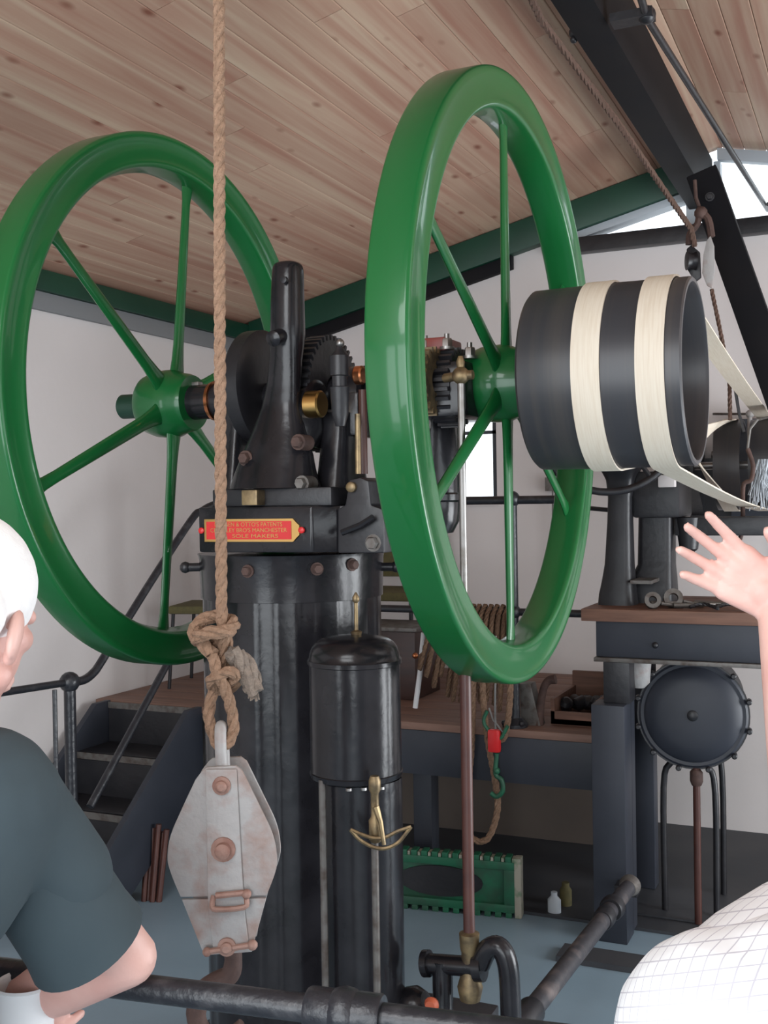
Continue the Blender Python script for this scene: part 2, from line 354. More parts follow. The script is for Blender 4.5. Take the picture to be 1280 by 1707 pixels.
rnd = random.Random(3)
def board_run(x0, x1, wd):
    n = round((x1-x0)/wd); wd = (x1-x0)/n
    for i in range(n):
        cuts = [YF]; y = YF + rnd.uniform(1.2, 3.6)
        while y < YB-.5:
            cuts.append(y); y += rnd.uniform(2.4, 3.9)
        cuts.append(YB)
        for a, b in zip(cuts, cuts[1:]):
            board_mesh(x0+i*wd, x0+(i+1)*wd, a, b).build('ceiling_board', pine_m, ceil, smooth=False)
board_run(XW, XRG, 0.098); board_run(XRG, XR, 0.098)

# roof timbers
def along(name, x0, x1, z0, z1, y0, y1, m, lab=None):
    return MB().box((x0, y0, z0), (x1, y1, z1), ch=.004).build(name, m, kind='structure')
along('trim_1', XW+.001, XW+.05, 2.535, 2.625, YF, YB, green_beam)
along('trim_2', XW+.001, XW+.028, 2.455, 2.534, YF, YB, grey_board)
def rake(name, y0, y1, off0, off1, m, x0, x1):
    mb = MB(); mb.prism([(x0, ceil_z(x0)-off0), (x1, ceil_z(x1)-off0), (x1, ceil_z(x1)-off1), (x0, ceil_z(x0)-off1)], (0, y0, 0), (1, 0, 0), (0, 0, 1), (0, y1-y0, 0))
    return mb.build(name, m, kind='structure', bevel=.003)
rake('trim_3', YB-.07, YB-.001, .004, .155, green_beam, XW+.05, XRG-.06)
rake('trim_4', YB-.045, YB+.05, .157, .195, pale_frame, -1.5, XRG-.06)
rake('trim_5', YB-.05, YB-.001, .004, .06, pale_frame, XRG-.02, XR)
rake('trim_12', YB-.05, YB-.001, .156, .222, beam_black, XW+.05, -1.7)
# gable glazing above the tie beam
MB().box((-1.5, YB-.07, 2.83), (XR, YB-.001, 2.905), ch=.004).build('trim_6', black_satin, kind='structure')
MB().prism([(GX0, GZ0), (0.1, GZ0), (0.1, ceil_z(.1)-.05), (XRG, ZRG-.05), (GX0, ceil_z(GX0)-.1)], (0, YB+.09, 0), (1, 0, 0), (0, 0, 1), (0, .006, 0)).build('window_1', glass_m, kind='structure', smooth=False)
MB().box((-.83, YB-.02, 2.89), (-.775, YB+.05, 3.2)).box((-.70, YB-.02, 2.89), (-.67, YB+.05, 3.2)).build('trim_7', pale_frame, kind='structure', smooth=False)
wf = MB().box((WX0, YB+.06, WZ0), (WX1, YB+.066, WZ1)).build('window_2', glass_m, kind='structure', smooth=False)
MB().box((WX0, YB+.03, 1.955), (WX1, YB+.06, 1.972)).box((WX1-.03, YB+.03, WZ0), (WX1, YB+.06, WZ1)).box((WX0, YB+.03, WZ0), (WX0+.025, YB+.06, WZ1)).build('glazing_bar', slate, wf, smooth=False)
MB().box((WX0-.02, YB-.03, WZ0-.03), (WX1+.02, YB+.05, WZ0-.002)).build('window_sill', plaster, wf, smooth=False)
# ridge beam and leaning timber
MB().box((-.815, YF, 2.985), (-.705, YB-.02, 3.212), ch=.004).build('trim_8', beam_black, kind='structure')

st = thing('timber_prop', 'black square timber prop leaning down from the ridge beam to the right edge', 'timber', (-.05, 4.7, 0))
p0, p1 = at(1187, 335, Y=4.72), at(1300, 655, Y=4.72)
dr = (p1-p0).normalized(); k = p0.z/(-dr.z)
pe = p0+dr*(k-.01)
xx, yy, zz = frame(dr, (0, 1, 0))
mb = MB(); hs = .062
mb.prism([(-hs, -hs), (hs, -hs), (hs, hs), (-hs, hs)], p0-dr*.12, xx, yy, pe-p0+dr*.12); mb.build('timber', beam_black, st, bevel=.006)
mb = MB(); mb.box(at(1165, 300, Y=4.66), at(1196, 330, Y=4.76)); bolt(mb, p0+Vector((0, -.07, .0)), (0, -1, 0), .014, .012); mb.build('iron_strap', black_satin, st)

tag(MB().tube([at(1052, -60, Z=2.98), at(1078, 30, Z=2.98), at(1280, 350, Z=2.98), Vector((-.455, 5.44, 2.97))], .0115, 10).ball(at(1078, 25, Z=2.98), .026).box(at(1078, 25, Z=2.98)+Vector((-.1, -.03, -.012)), at(1078, 25, Z=2.98)+Vector((.02, .03, .012))).build('conduit_pipe', black_satin), 'thin blue black conduit pipe running under the ceiling right of the ridge beam', 'pipe')
MB().ball((-.83, 3.3, 3.02), .016, 10).ball((-.83, 3.3, 3.0), .012, 10).build('trim_9', black_satin, kind='structure')

# dark painted floor strip and plinth at the back
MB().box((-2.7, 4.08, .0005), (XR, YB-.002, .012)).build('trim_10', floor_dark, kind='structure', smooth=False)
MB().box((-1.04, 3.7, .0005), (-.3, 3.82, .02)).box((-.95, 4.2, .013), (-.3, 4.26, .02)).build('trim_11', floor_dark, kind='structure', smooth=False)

# ================================================================== PLATFORM, STAIRS, RAILS (back)
PZ, PY, PX1 = 0.72, 4.07, -0.95
pl = thing('platform', 'raised brown boarded platform along the back wall with dark blue fascia', 'platform', (-2, 4.7, 0))
nb = 9
for i in range(nb):
    y0 = PY-.02+(YB-PY+.015)*i/nb; y1 = PY-.02+(YB-PY+.015)*(i+1)/nb
    MB().box((XW+.005, y0+.002, PZ-.03), (PX1, y1-.002, PZ), ch=.003).build('deck_board', deck_wood, pl)
MB().box((-2.7, PY-.01, PZ-.21), (PX1-.01, PY+.05, PZ-.032), ch=.003).build('front_beam', slate, pl)
MB().box((PX1-.06, PY+.052, PZ-.21), (PX1-.01, YB-.005, PZ-.032), ch=.003).build('side_beam', slate, pl)
MB().box((-2.61, 4.98, 0.013), (PX1-.07, 5.0, PZ-.032)).build('back_panel', shade_brown, pl, smooth=False)  # added panel, its dark colour imitates the shade on the wall behind
for x in (-2.6, -1.75): MB().box((x, PY+.06, 0.013), (x+.08, PY+.14, PZ-.032), ch=.003).build('leg', slate, pl)
MB().box((-2.68, PY+.5, 0.013), (-2.62, YB-.01, PZ-.032)).build('side_panel', slate, pl)

SX0, SX1 = -3.24, -2.72
stt = thing('staircase', 'dark steel steps with slanting side stringers up to the platform', 'stairs', (-3, 3.6, 0))
rise = PZ/4; run = .225
for k in range(4):
    z = PZ-rise*(k+1) if k < 3 else 0
    zt = PZ-rise*k-.004; y1 = PY-.012-run*k
    if k > 0: MB().box((SX0+.03, y1-.0, zt-.03), (SX1-.03, y1+run+.02, zt), ch=.003).build('tread', grey_board if False else black_satin, stt)
    MB().box((SX0+.03, y1-.022, PZ-rise*(k+1)-.005), (SX1-.03, y1-.002, zt-.031 if k > 0 else PZ-.03)).build('riser', black_satin, stt)
    MB().box((SX0+.03, y1-.026, zt-.028), (SX1-.03, y1-.0225, zt)).build('nosing', dull_steel, stt)
for x in (SX0, SX1-.025):
    yt = PY-.014; L = run*4
    sl = PZ/ (run*4)
    MB().prism([(yt, PZ+.0), (yt-.10, PZ-.0), (yt-L-.10, 0.001), (yt-L+.28, .001), (yt, PZ-.34)], (x, 0, 0), (0, 1, 0), (0, 0, 1), (.028, 0, 0)).build('stringer', slate, stt, bevel=.002)

ORD = ['first', 'second', 'third', 'fourth', 'fifth', 'sixth', 'seventh']
def ballj(mb, p, r=.034): mb.ball(p, r, 16)
XS = -2.70
hr = thing('stair_handrail', 'black tube handrail climbing the stairs from a ball topped newel post', 'handrail', (XS, 3, 0))
B = at(116, 1137, X=XS); 
c1 = at(155, 1122, X=XS); c2 = at(172, 1098, X=XS); top = at(318, 868, X=XS); tt = at(336, 852, X=XS)
MB().tube([B, at(138, 1134, X=XS), c1, c2, at(245, 980, X=XS), top, tt, Vector((XS, tt.y+.12, tt.z+.03)), Vector((XS+.05, tt.y+.25, tt.z+.03))], .0165, 12, smooth=5).build('top_rail', black_rail, hr)
mb = MB().cyl((XS, B.y, 0), B, .0215, n=16); ballj(mb, B, .038); mb.lathe([(.05, 0), (.05, .012), (.03, .03)], (XS, B.y, 0), (0, 0, 1), 20); mb.build('newel_post', black_rail, hr)
MB().tube([at(285, 1095, X=XS), at(150, 1345, X=XS)], .0155, 12).build('middle_rail', black_rail, hr)
E0 = at(-40, 1161, X=XS)
MB().tube([B, at(0, 1155, X=XS), Vector((XS, E0.y-.5, E0.z))], .0135, 12).build('lower_rail', black_rail, hr)
q = at(91, 1150, X=XS); MB().tube([q, (q.x, q.y, 0)], .0085, 8).build('baluster', black_rail, hr)
q = Vector((XS, E0.y-.5, E0.z)); mb = MB().cyl((q.x, q.y, 0), q, .0215, n=16); ballj(mb, q, .038); mb.build('newel_post', black_rail, hr)

PR = thing('platform_railing', 'black tube railing along the platform edge with ball jointed post', 'railing', (-1.3, 4.1, PZ))
YR = PY+.04
rt = at(853, 832, Y=YR); px = rt.x
for i, x in enumerate((px, px-1.32)):
    mb = MB().cyl((x, YR, PZ), (x, YR, rt.z), .02, n=14); ballj(mb, (x, YR, rt.z), .033); ballj(mb, (x, YR, at(855, 1020, Y=YR).z), .03)
    mb.lathe([(.05, 0), (.05, .012), (.028, .035)], (x, YR, PZ), (0, 0, 1), 18); mb.ball((x+.035, YR-.03, PZ+.018), .012, 8); mb.ball((x-.035, YR-.03, PZ+.018), .012, 8); mb.build('post', black_rail, PR)
zm = at(855, 1020, Y=YR).z
MB().tube([(px-1.32, YR, rt.z), (px+.30, YR, rt.z-.005)], .0165, 12).build('top_rail', black_rail, PR)
MB().tube([(px-1.32, YR, zm), (px+.34, YR, zm)], .015, 12).build('middle_rail', black_rail, PR)

# thin hanging cable by the window
tag(MB().tube([at(921, 810, Y=YB-.02), at(921, 880, Y=YB-.02), at(926, 1010, Y=YB-.02)], .004, 6).box(at(908, 796, Y=YB-.03), at(948, 818, Y=YB-.001)).build('wall_cable', dull_steel), 'thin grey cable with small bracket on the back wall right of the window', 'cable')

# olive chairs on the platform
def chair(loc, rz, label, group):
    c = thing('olive_chair', label, 'chair', (0, 0, 0), group)
    mb = MB().box((-.21, -.2, .41), (.21, .2, .455), ch=.015); mb.build('seat', olive, c)
    mb = MB(); mb.prism([(-.2, 0), (.2, 0), (.18, .30), (.12, .36), (-.12, .36), (-.18, .30)], (0, .21, .50), (1, 0, 0), (0, .18, 1), (0, .035, 0)); mb.build('backrest', olive, c, bevel=.01)
    for sx in (-1, 1):
        for sy in (-1, 1): MB().tube([(sx*.19, sy*.17, .42), (sx*.2, sy*.2, 0)], .011, 8).build('leg', black_satin, c)
        MB().tube([(sx*.17, .18, .42), (sx*.17, .225, .52)], .01, 8).build('back_support', black_satin, c)
    c.location = loc; c.rotation_euler = (0, 0, rz); c.scale = (.82, .82, .88) if loc[0] < -2.9 else (1, 1, 1); return c
for a in (1,):
    q = at(318, 1010, Y=4.95)
    chair((-3.02, 4.60, PZ), -1.3 , 'small olive seated chair on the platform behind the left flywheel', 'olive chairs on the platform')
    q = at(664, 1000, Y=4.85)
    chair((q.x-.12, 4.98, PZ), 0.05, 'olive chair on the platform, its back just right of the engine column', 'olive chairs on the platform')

# dark wooden box on the platform
q0, q1 = at(640, 1045, Y=4.5), at(693, 1172, Y=4.5)
bx = thing('wooden_chest', 'dark red brown wooden chest on the platform behind the water tank', 'chest', (q0.x, 4.6, PZ))
xa, xb, zt = q0.x-.25, q1.x, q0.z
MB().box((xa, 4.5, PZ), (xb, 4.8, zt-.02), ch=.004).build('body', dark_wood, bx)
MB().box((xa-.01, 4.49, zt-.019), (xb+.012, 4.81, zt), ch=.004).build('lid', dull_steel, bx)
MB().ball(at(692, 1093, Y=4.485), .014, 10).build('handle_knob', copper, bx)
s0, s1 = at(706, 1055, Y=4.12), at(692, 1180, Y=4.12)
tag(MB().tube([s0, (s0+s1)/2+Vector((.004, 0, 0)), s1], .011, 10).build('white_rod', white_paint), 'white rod leaning beside the hanging rope coils on the platform edge', 'rod')

# rope coils hung on the platform railing
rc = thing('rope_coil', 'tan rope coiled in long hanging loops over the platform railing', 'rope', (px-.25, YR, zm))
mb = MB()
for i in range(13):
    x = px-.02 - i*.0245; Lb = .40-.012*i+rnd.uniform(-.05, .04)
    yo = rnd.uniform(-.012, .012)
    pts = [(x, YR+.012, zm+.022), (x-.004, YR-.035-.01, zm-.03+0), (x-.012-.03*i/15, YR-.05+yo, zm-Lb*.6), (x-.03-.05*i/15, YR-.03+yo, zm-Lb), (x-.035-.05*i/15, YR+.02+yo, zm-Lb*.7), (x-.02, YR+.05, zm-.05), (x, YR+.012, zm+.022)]
    twist_rope(mb, pts, .0105, sm=5, n=5, step=.014)
mb.build('coil', rope_mid, rc)
a0 = at(806, 1150, Y=YR-.06)
lp = [at(851, 1020, Y=YR-.06), at(850, 1160, Y=YR-.06), at(842, 1225, Y=YR-.06), at(830, 1235, Y=YR-.05)]
mb = MB(); twist_rope(mb, lp, .0135, sm=6, n=6, step=.014)
lp = [at(803, 1060, Y=YR-.07), at(805, 1160, Y=YR-.07), at(812, 1230, Y=YR-.07), at(825, 1300, Y=YR-.07), at(829, 1350, Y=YR-.07), at(815, 1395, Y=YR-.07), at(795, 1402, Y=YR-.07), at(781, 1385, Y=YR-.07), at(779, 1330, Y=YR-.07), at(786, 1240, Y=YR-.07), at(790, 1100, Y=YR-.07)]
twist_rope(mb, lp, .0135, sm=6, n=6, step=.014); mb.build('long_loop', rope_m, rc)
# small chain block with red cheek and green hooks
cb = thing('chain_block', 'small hoist block with red cheek and green hook beneath the rope coils', 'hoist', at(826, 1230, Y=YR-.1))
qc = at(826, 1235, Y=YR-.1)
MB().box(qc+Vector((-.03, -.015, -.045)), qc+Vector((.02, .015, .045)), ch=.012).build('cheek', red_paint, cb)
g1 = lambda x, y: at(x, y, Y=YR-.1)
MB().tube([g1(826, 1060), g1(825, 1180), g1(826, 1215)], .0045, 6).tube([g1(815, 1180), g1(822, 1200), g1(842, 1225)], .004, 6).build('sling', steel, cb)
MB().tube([g1(828, 1255), g1(826, 1290), g1(836, 1300), g1(838, 1318), g1(828, 1328), g1(818, 1322)], .0095, 10, smooth=4).ball(g1(828, 1285), .014, 10).build('hook', green_dull, cb)
MB().tube([g1(812, 1185), g1(806, 1200), g1(812, 1215), g1(832, 1232), g1(846, 1210)], .0075, 8, smooth=3).build('shackle', green_dull, cb)

# grey vice-like casting and wooden tray on platform
vc = thing('iron_bracket', 'grey iron casting with hooked arm standing on the platform edge', 'casting', at(890, 1210, Y=PY+.1))
v = lambda x, y, Y=PY+.1: at(x, y, Y=Y)
o_ = v(0, 0)
def pxprism(mb, pts, Y, depth):
    P = [at(x, y, Y=Y) for x, y in pts]; n = len(P)
    vs = P+[p+Vector((0, depth, 0)) for p in P]; mb.add(vs, [list(range(n)), list(range(n, 2*n))[::-1]]+[(i, (i+1) % n+0, (i+1) % n+n, i+n) for i in range(n)]); return mb
zb = at(890, 1215, Y=PY+.1)
pxprism(MB(), [(868, 1216), (866, 1140), (884, 1140), (892, 1175), (902, 1216)], PY+.08, .07).build('upright', dull_steel, vc, bevel=.003)
MB().tube([v(897, 1212), v(900, 1180), v(906, 1148), v(914, 1135), v(926, 1132)], [.022, .017, .015, .016, .019], 12, smooth=4).build('hooked_arm', rust, vc)
tr = thing('wooden_tray', 'shallow brown wooden tray of dark iron oddments on the platform', 'tray', v(950, 1215, PY+.3))
t0 = at(925, 1200, Y=PY+.2); t1 = at(984, 1200, Y=PY+.2)
xa, xb = t0.x, min(t1.x+.05, PX1-.02)
MB().box((xa, PY+.14, PZ), (xb, PY+.5, PZ+.02)).box((xa, PY+.48, PZ), (xb, PY+.5, PZ+.16)).box((xa, PY+.14, PZ), (xb, PY+.155, PZ+.05)).box((xa, PY+.14, PZ), (xa+.015, PY+.5, PZ+.1)).box((xb-.015, PY+.14, PZ), (xb, PY+.5, PZ+.1)).build('tray_body', wood_top, tr, smooth=False)
for i in range(7):
    c = Vector((xa+.03+(xb-xa-.06)*i/6, PY+.25+.1*rnd.random(), PZ+.055))
    mb = MB().lathe([(.018, -.03), (.028, -.02), (.028, .02), (.014, .035)], c, (rnd.uniform(-1, 1), rnd.uniform(-1, 1), .4), 10)
    tag(mb.build('iron_fitting', black_satin), 'small dark iron fitting, '+ORD[i]+' from the left in the brown wooden tray', 'fitting', 'iron fittings in the wooden tray')

# green toothed casting on the floor
ga, gb = at(600, 1508, Z=0), at(858, 1532, Z=0)
gx = (gb-ga).normalized(); gL = (gb-ga).length
gc = thing('toothed_casting', 'green iron casting with toothed edges and pale end on the floor by the platform', 'casting', (ga+gb)/2)
H = .235
fr_ = [(0, 0), (gL, 0), (gL, H), (0, H)]
mb = MB(); out = Vector((-gx.y, gx.x, 0))
mb.prism([(0.0, .02), (gL-.01, .02), (gL-.01, H-.02), (0, H-.02)], ga+out*.02, gx, (0, 0, 1), out*.02)
mb.prism([(0, .02), (gL, .02), (gL, .05), (0, .05)], ga, gx, (0, 0, 1), out*.05)
mb.prism([(0, H-.05), (gL, H-.05), (gL, H-.02), (0, H-.02)], ga, gx, (0, 0, 1), out*.05)
mb.prism([(gL-.04, .05), (gL, .05), (gL, H-.05), (gL-.04, H-.05)], ga, gx, (0, 0, 1), out*.05); mb.build('frame', green_dull, gc, bevel=.002)
MB().prism([(gL-.045-.17+.17*math.cos(a)*1.0-.08, H/2+.06*math.sin(a)) for a in [2*PI*i/24 for i in range(24)]], ga+out*.012, gx, (0, 0, 1), out*.01).build('oval_recess', black_satin, gc)
nt_ = 15
for i in range(nt_):
    a = gL*(i+.15)/nt_; b = gL*(i+.72)/nt_
    MB().prism([(a, H-.02), (b, H-.02), (b, H), (a, H)], ga, gx, (0, 0, 1), out*.05).build('tooth', green_dull, gc, bevel=.002)
    MB().prism([(a, 0), (b, 0), (b, .02), (a, .02)], ga, gx, (0, 0, 1), out*.05).build('tooth', green_dull, gc, bevel=.002)
    MB().prism([(b+.003, H-.03), (b+.014, H-.03), (b+.014, H-.006), (b+.003, H-.006)], ga+out*.004, gx, (0, 0, 1), out*.042).build('pale_gap', pale_chip, gc, smooth=False)
MB().prism([(gL, .002), (gL+.026, .002), (gL+.026, H-.004), (gL, H-.004)], ga, gx, (0, 0, 1), out*.05).build('pale_end_plate', pale_chip, gc, bevel=.002)

# small things on the floor behind
q = at(924, 1520, Z=0.012)
tag(MB().loft([(q.x, q.y, .0, .026, .02), (q.x, q.y, .06, .026, .02), (q.x, q.y, .075, .012, .012), (q.x, q.y, .09, .012, .012)]).build('small_pale_can', pale_frame), 'small pale can on the dark floor between green casting and bench post', 'can')
q = at(943, 1508, Z=0.012)
tag(MB().lathe([(.024, 0), (.024, .07), (.015, .085), (.015, .1)], (q.x, q.y, 0), (0, 0, 1), 16).build('small_olive_bottle', olive), 'small olive bottle on the dark floor beside the pale can', 'bottle')

# bundle of brown sticks under the stairs
for i, (x, y) in enumerate([(240, 1502), (247, 1500), (254, 1503), (261, 1498), (265, 1503)]):
    q = at(x, y, Z=0); h = .27+.02*(i % 3)
    tag(MB().lathe([(.012, 0), (.012, h*.6), (.011, h*.8), (.012, h)], q, (.05*(i-2)*.3+.05, .1, 1), 12).build('brown_stake', brown_rod), ORD[i]+' brown stake from the left in the upright bundle beside the staircase', 'stake', 'stakes beside the stairs')

# ================================================================== BENCH AND MACHINE (right)
bn = thing('machine_bench', 'slate blue machine bench with worn brown wooden top on tall posts', 'bench', (-.6, 4.2, 0))
BY0, BY1 = 3.98, 4.62
a = at(968, 1018, Y=BY0); ZT = 1.2
bxl = a.x; bxr = -.18
for i in range(5):
    y0 = BY0+(BY1-BY0)*i/5; y1 = BY0+(BY1-BY0)*(i+1)/5
    MB().box((bxl, y0+.0015, ZT-.045), (bxr, y1-.0015, ZT), ch=.003).build('top_board', wood_top, bn)
zl = at(990, 1100, Y=BY0).z
MB().box((bxl+.05, BY0+.02, zl+.01), (bxr, BY0+.05, ZT-.046), ch=.003).build('apron', slate, bn)
MB().box((bxl+.045, BY0+.051, zl+.01), (bxl+.075, BY1-.03, ZT-.046), ch=.003).build('side_apron', slate, bn)
MB().box((bxl+.045, BY0-.0, zl-.006), (bxr, BY0+.06, zl+.009), ch=.002).build('angle_iron', dull_steel, bn)
MB().ball((-.74, BY0+.018, zl+.06), .012, 10).build('bolt_head', black_satin, bn)
xl = at(988, 1172, Y=BY0-.02).x; xr_ = at(1043, 1172, Y=BY0-.02).x; zp = at(988, 1172, Y=BY0-.02).z
MB().box((xl, BY0-.05, 0.0), (xr_, BY0+.07, zp), ch=.004).box((xr_-.02, BY0+.07, 0.013), (xr_, BY0+.13, zp)).build('front_post', slate, bn)
MB().box((xl+.035, BY0+.0, zp), (xr_+.01, BY0+.1, zl-.006), ch=.003).build('post_head', black_satin, bn)
MB().box((bxr-.13, BY0+.0, 0), (bxr-.03, BY0+.1, zl-.006), ch=.004).build('right_post', slate, bn)
for x in (bxl+.08, bxr-.12): MB().box((x, BY1-.12, 0.013), (x+.08, BY1-.04, ZT-.046), ch=.004).build('back_post', slate, bn)
q = at(1063, 1125, Y=BY0+.1)
MB().loft([(q.x, BY0+.12, q.z-.05, .02, .02), (q.x, BY0+.12, q.z-.03, .04, .03), (q.x, BY0+.12, q.z+.03, .045, .035), (q.x, BY0+.12, zl+.01, .05, .035)]).build('pale_bracket', galv, bn)

# round tank under the bench
tk = thing('round_tank', 'black round tank with domed bolted lid on bent pipe legs under the bench', 'tank', (-.62, 4.4, 0))
TC = at(1155, 1190, Y=4.22); TR = .198
ax = Vector((.12, -1, .05)).normalized()
MB().lathe([(TR*.96, -.5), (TR*.96, -.012), (TR*1.03, -.012), (TR*1.03, .014), (TR, .014)], TC, ax, 48).build('barrel', black_satin, tk)
MB().lathe([(TR*1.0, .0145), (TR*.96, .02), (TR*.90, .018), (TR*.86, .028), (TR*.6, .042), (TR*.3, .048), (TR*.06, .05)], TC, ax, 48).build('domed_lid', slate, tk)
mb = MB(); mb.lathe([(.02, .045), (.02, .058), (.012, .062)], TC, ax, 16); mb.build('lid_boss', black_satin, tk)
xx, yy, zz = frame(ax)
for i in range(12):
    aa = 2*PI*(i+.5)/12; c = TC+(xx*math.cos(aa)+yy*math.sin(aa))*TR*1.045
    mb = MB().lathe([(.011, -.012), (.011, .03), (.007, .034)], c, ax, 8); mb.build('lug_bolt', black_satin, tk)
for (xa, xb, Y) in ((1082, 1204, 4.55), (1106, 1192, 4.3)):
    pa, pb = at(xa, 1320, Y=Y), at(xb, 1320, Y=Y); zc = TC.z-TR*.95
    MB().tube([(pa.x, Y, 0.013), (pa.x, Y, zc-.12), (pa.x+.03, Y, zc-.02), ((pa.x+pb.x)/2, Y, zc+.03), (pb.x-.03, Y, zc-.02), (pb.x, Y, zc-.12), (pb.x, Y, 0.013)], .012, 10, smooth=4).build('pipe_leg', black_satin, tk)
q = at(1158, 1300, Y=4.16)
MB().tube([(q.x, 4.2, TC.z-TR), (q.x, 4.2, .013)], .0135, 12).build('drain_pipe', brown_rod, tk)
MB().lathe([(.018, 0), (.024, .015), (.024, .05), (.016, .06)], (q.x, 4.2, q.z-.03), (0, 0, 1), 10).build('pipe_union', rust, tk)
MB().box((TC.x-.16, 4.28, TC.z+TR*.9), (TC.x+.16, 4.34, zl+.02)).build('hanger', black_satin, tk)

# cast machine on the bench
mc = thing('drilling_machine', 'black cast iron belt driven machine standing on the bench behind the pulley', 'machine', (-.8, 4.3, ZT))
def sec(l, r, py, Y, fy=1.0):
    a_, b_ = at(l, py, Y=Y), at(r, py, Y=Y); h = (b_.x-a_.x)/2; return ((a_.x+b_.x)/2, Y, (a_.z+b_.z)/2, h, h*fy)
Ym = 4.2
mb = MB(); s = [sec(1000, 1062, 1012, Ym), sec(1001, 1060, 990, Ym), sec(1010, 1056, 940, Ym), sec(1014, 1054, 870, Ym), sec(1015, 1054, 830, Ym), sec(1012, 1058, 800, Ym), sec(1002, 1068, 780, Ym)]
s[0] = s[0][:2]+(ZT,)+s[0][3:]
mb.loft(s, pw=4, smooth=4); mb.build('column', black_satin, mc)
mb = MB(); s = [sec(1052, 1128, 1012, Ym+.14), sec(1054, 1126, 965, Ym+.14), sec(1066, 1124, 940, Ym+.14), sec(1068, 1124, 830, Ym+.14), sec(1060, 1130, 800, Ym+.14)]
s[0] = s[0][:2]+(ZT,)+s[0][3:]
mb.loft(s, pw=6); mb.build('body_casting', black_satin, mc)
a_, b_ = at(1062, 800, Y=4.3), at(1140, 862, Y=4.3); 
MB().box((a_.x, 4.2, b_.z), (b_.x, 4.5, a_.z+.03), ch=.012).build('gear_case', black_satin, mc)
a_, b_ = at(1128, 862, Y=4.35), at(1330, 892, Y=4.35)
MB().box((a_.x, 4.3, b_.z), (b_.x, 4.42, a_.z), ch=.006).build('cross_arm', black_satin, mc)
q = at(1148, 880, Y=4.33); q2 = at(1148, 915, Y=4.33)
MB().lathe([(.012, -.02), (.035, .0), (.042, .05), (.05, .12)], q2, (0, 0, 1), 18).build('spindle_nose', black_satin, mc)
a_, b_ = at(1098, 792, Y=4.15), at(1126, 812, Y=4.15)
MB().box((a_.x, 4.13, b_.z), (b_.x, 4.17, a_.z), ch=.004).build('pale_oil_box', plaster, mc)
# hand wheel ring partly hidden by the pulley
hc = at(1012, 700, Y=4.05)
def ring(mb, c, axis, R, r, n=48, m=10):
    x, y, z = frame(axis); c = Vector(c); mb.tube([c+(x*math.cos(2*PI*i/n)+y*math.sin(2*PI*i/n))*R for i in range(n+1)], r, m, cap=False); return mb
R_ = (hc-at(1000, 823, Y=4.05)).length
mb = MB(); ring(mb, hc, (.35, -1, .1), R_*.98, .014)
for i in range(5):
    x, y, z = frame((.35, -1, .1)); aa = 2*PI*i/5+.3; mb.tube([hc, hc+(x*math.cos(aa)+y*math.sin(aa))*R_*.97], .009, 8)
mb.lathe([(.03, -.03), (.03, .03)], hc, (.35, -1, .1), 16); mb.cyl(hc, (hc.x+.02, 4.35, hc.z), .014)
mb.build('hand_wheel', black_satin, mc)
MB().box((hc.x-.03, 4.28, at(1040, 800, Y=4.3).z), (hc.x+.06, 4.36, hc.z+.04), ch=.01).build('hand_wheel_bracket', black_satin, mc)
a_ = at(985, 847, Y=4.3); MB().tube([at(970, 846, Y=4.3), at(1066, 855, Y=4.3)], .009, 8).build('lever', black_satin, mc)
# table plate inside machine
a_, b_ = at(1055, 966, Y=4.15), at(1090, 972, Y=4.15); MB().box((a_.x, 4.1, b_.z), (b_.x, 4.3, a_.z)).build('table_plate', dull_steel, mc)

# tools lying on the bench
rnd2 = random.Random(5)
tl = [(1085, 1000, .03, 'spanner'), (1118, 1000, .035, 'spanner'), (1145, 998, .03, 'drill_bit'), (1165, 1000, .028, 'drill_bit'), (1105, 1004, .026, 'drill_bit'), (1180, 1003, .022, 'drill_bit')]
for i, (x, y, r, nm) in enumerate(tl):
    q = at(x, y, Y=4.02+.03*i); z0 = ZT
    if nm == 'spanner':
        mb = MB(); c = Vector((q.x, 4.05+.05*i, z0+r)); mb.lathe([(r*.5, -.012), (r, -.012), (r, .012), (r*.5, .012)], c, (.3, -1, .3), 16, closed=True); mb.tube([c+Vector((r, 0, -.01)), c+Vector((.1, .05, -r+.006))], .006, 8)
        tag(mb.build('spanner', dull_steel), ['left', 'right'][i]+' one of two ring ended iron tools on the bench top', 'tool', 'ring ended tools on the bench')
    else:
        c = Vector((q.x, 4.03+.03*i, z0+.012)); d = Vector((rnd2.uniform(.3, 1), rnd2.uniform(-.6, .6), 0)).normalized()
        mb = MB().cyl(c-d*.05, c+d*.06, .0105, .006, n=10)
        tag(mb.build('drill_bit', steel if i % 2 else dull_steel), 'short steel bit on the bench top, '+ORD[[2, 3, 4, 5].index(i)]+' one counted from the ring ended tools', 'tool', 'steel bits on the bench')
for i in range(3):
    q = Vector((-.58+.09*i, 4.02+.02*i, ZT+.012)); mb = MB(); twist_rope(mb, [q+Vector((-.04, 0, 0)), q+Vector((0, .03, .01)), q+Vector((.05, .0, 0)), q+Vector((.06, -.03, -.0))], .007, sm=3)
    tag(mb.build('chain_piece', black_satin), 'short blackened chain piece on the bench top, '+ORD[i]+' from the left', 'chain', 'chain pieces on the bench')

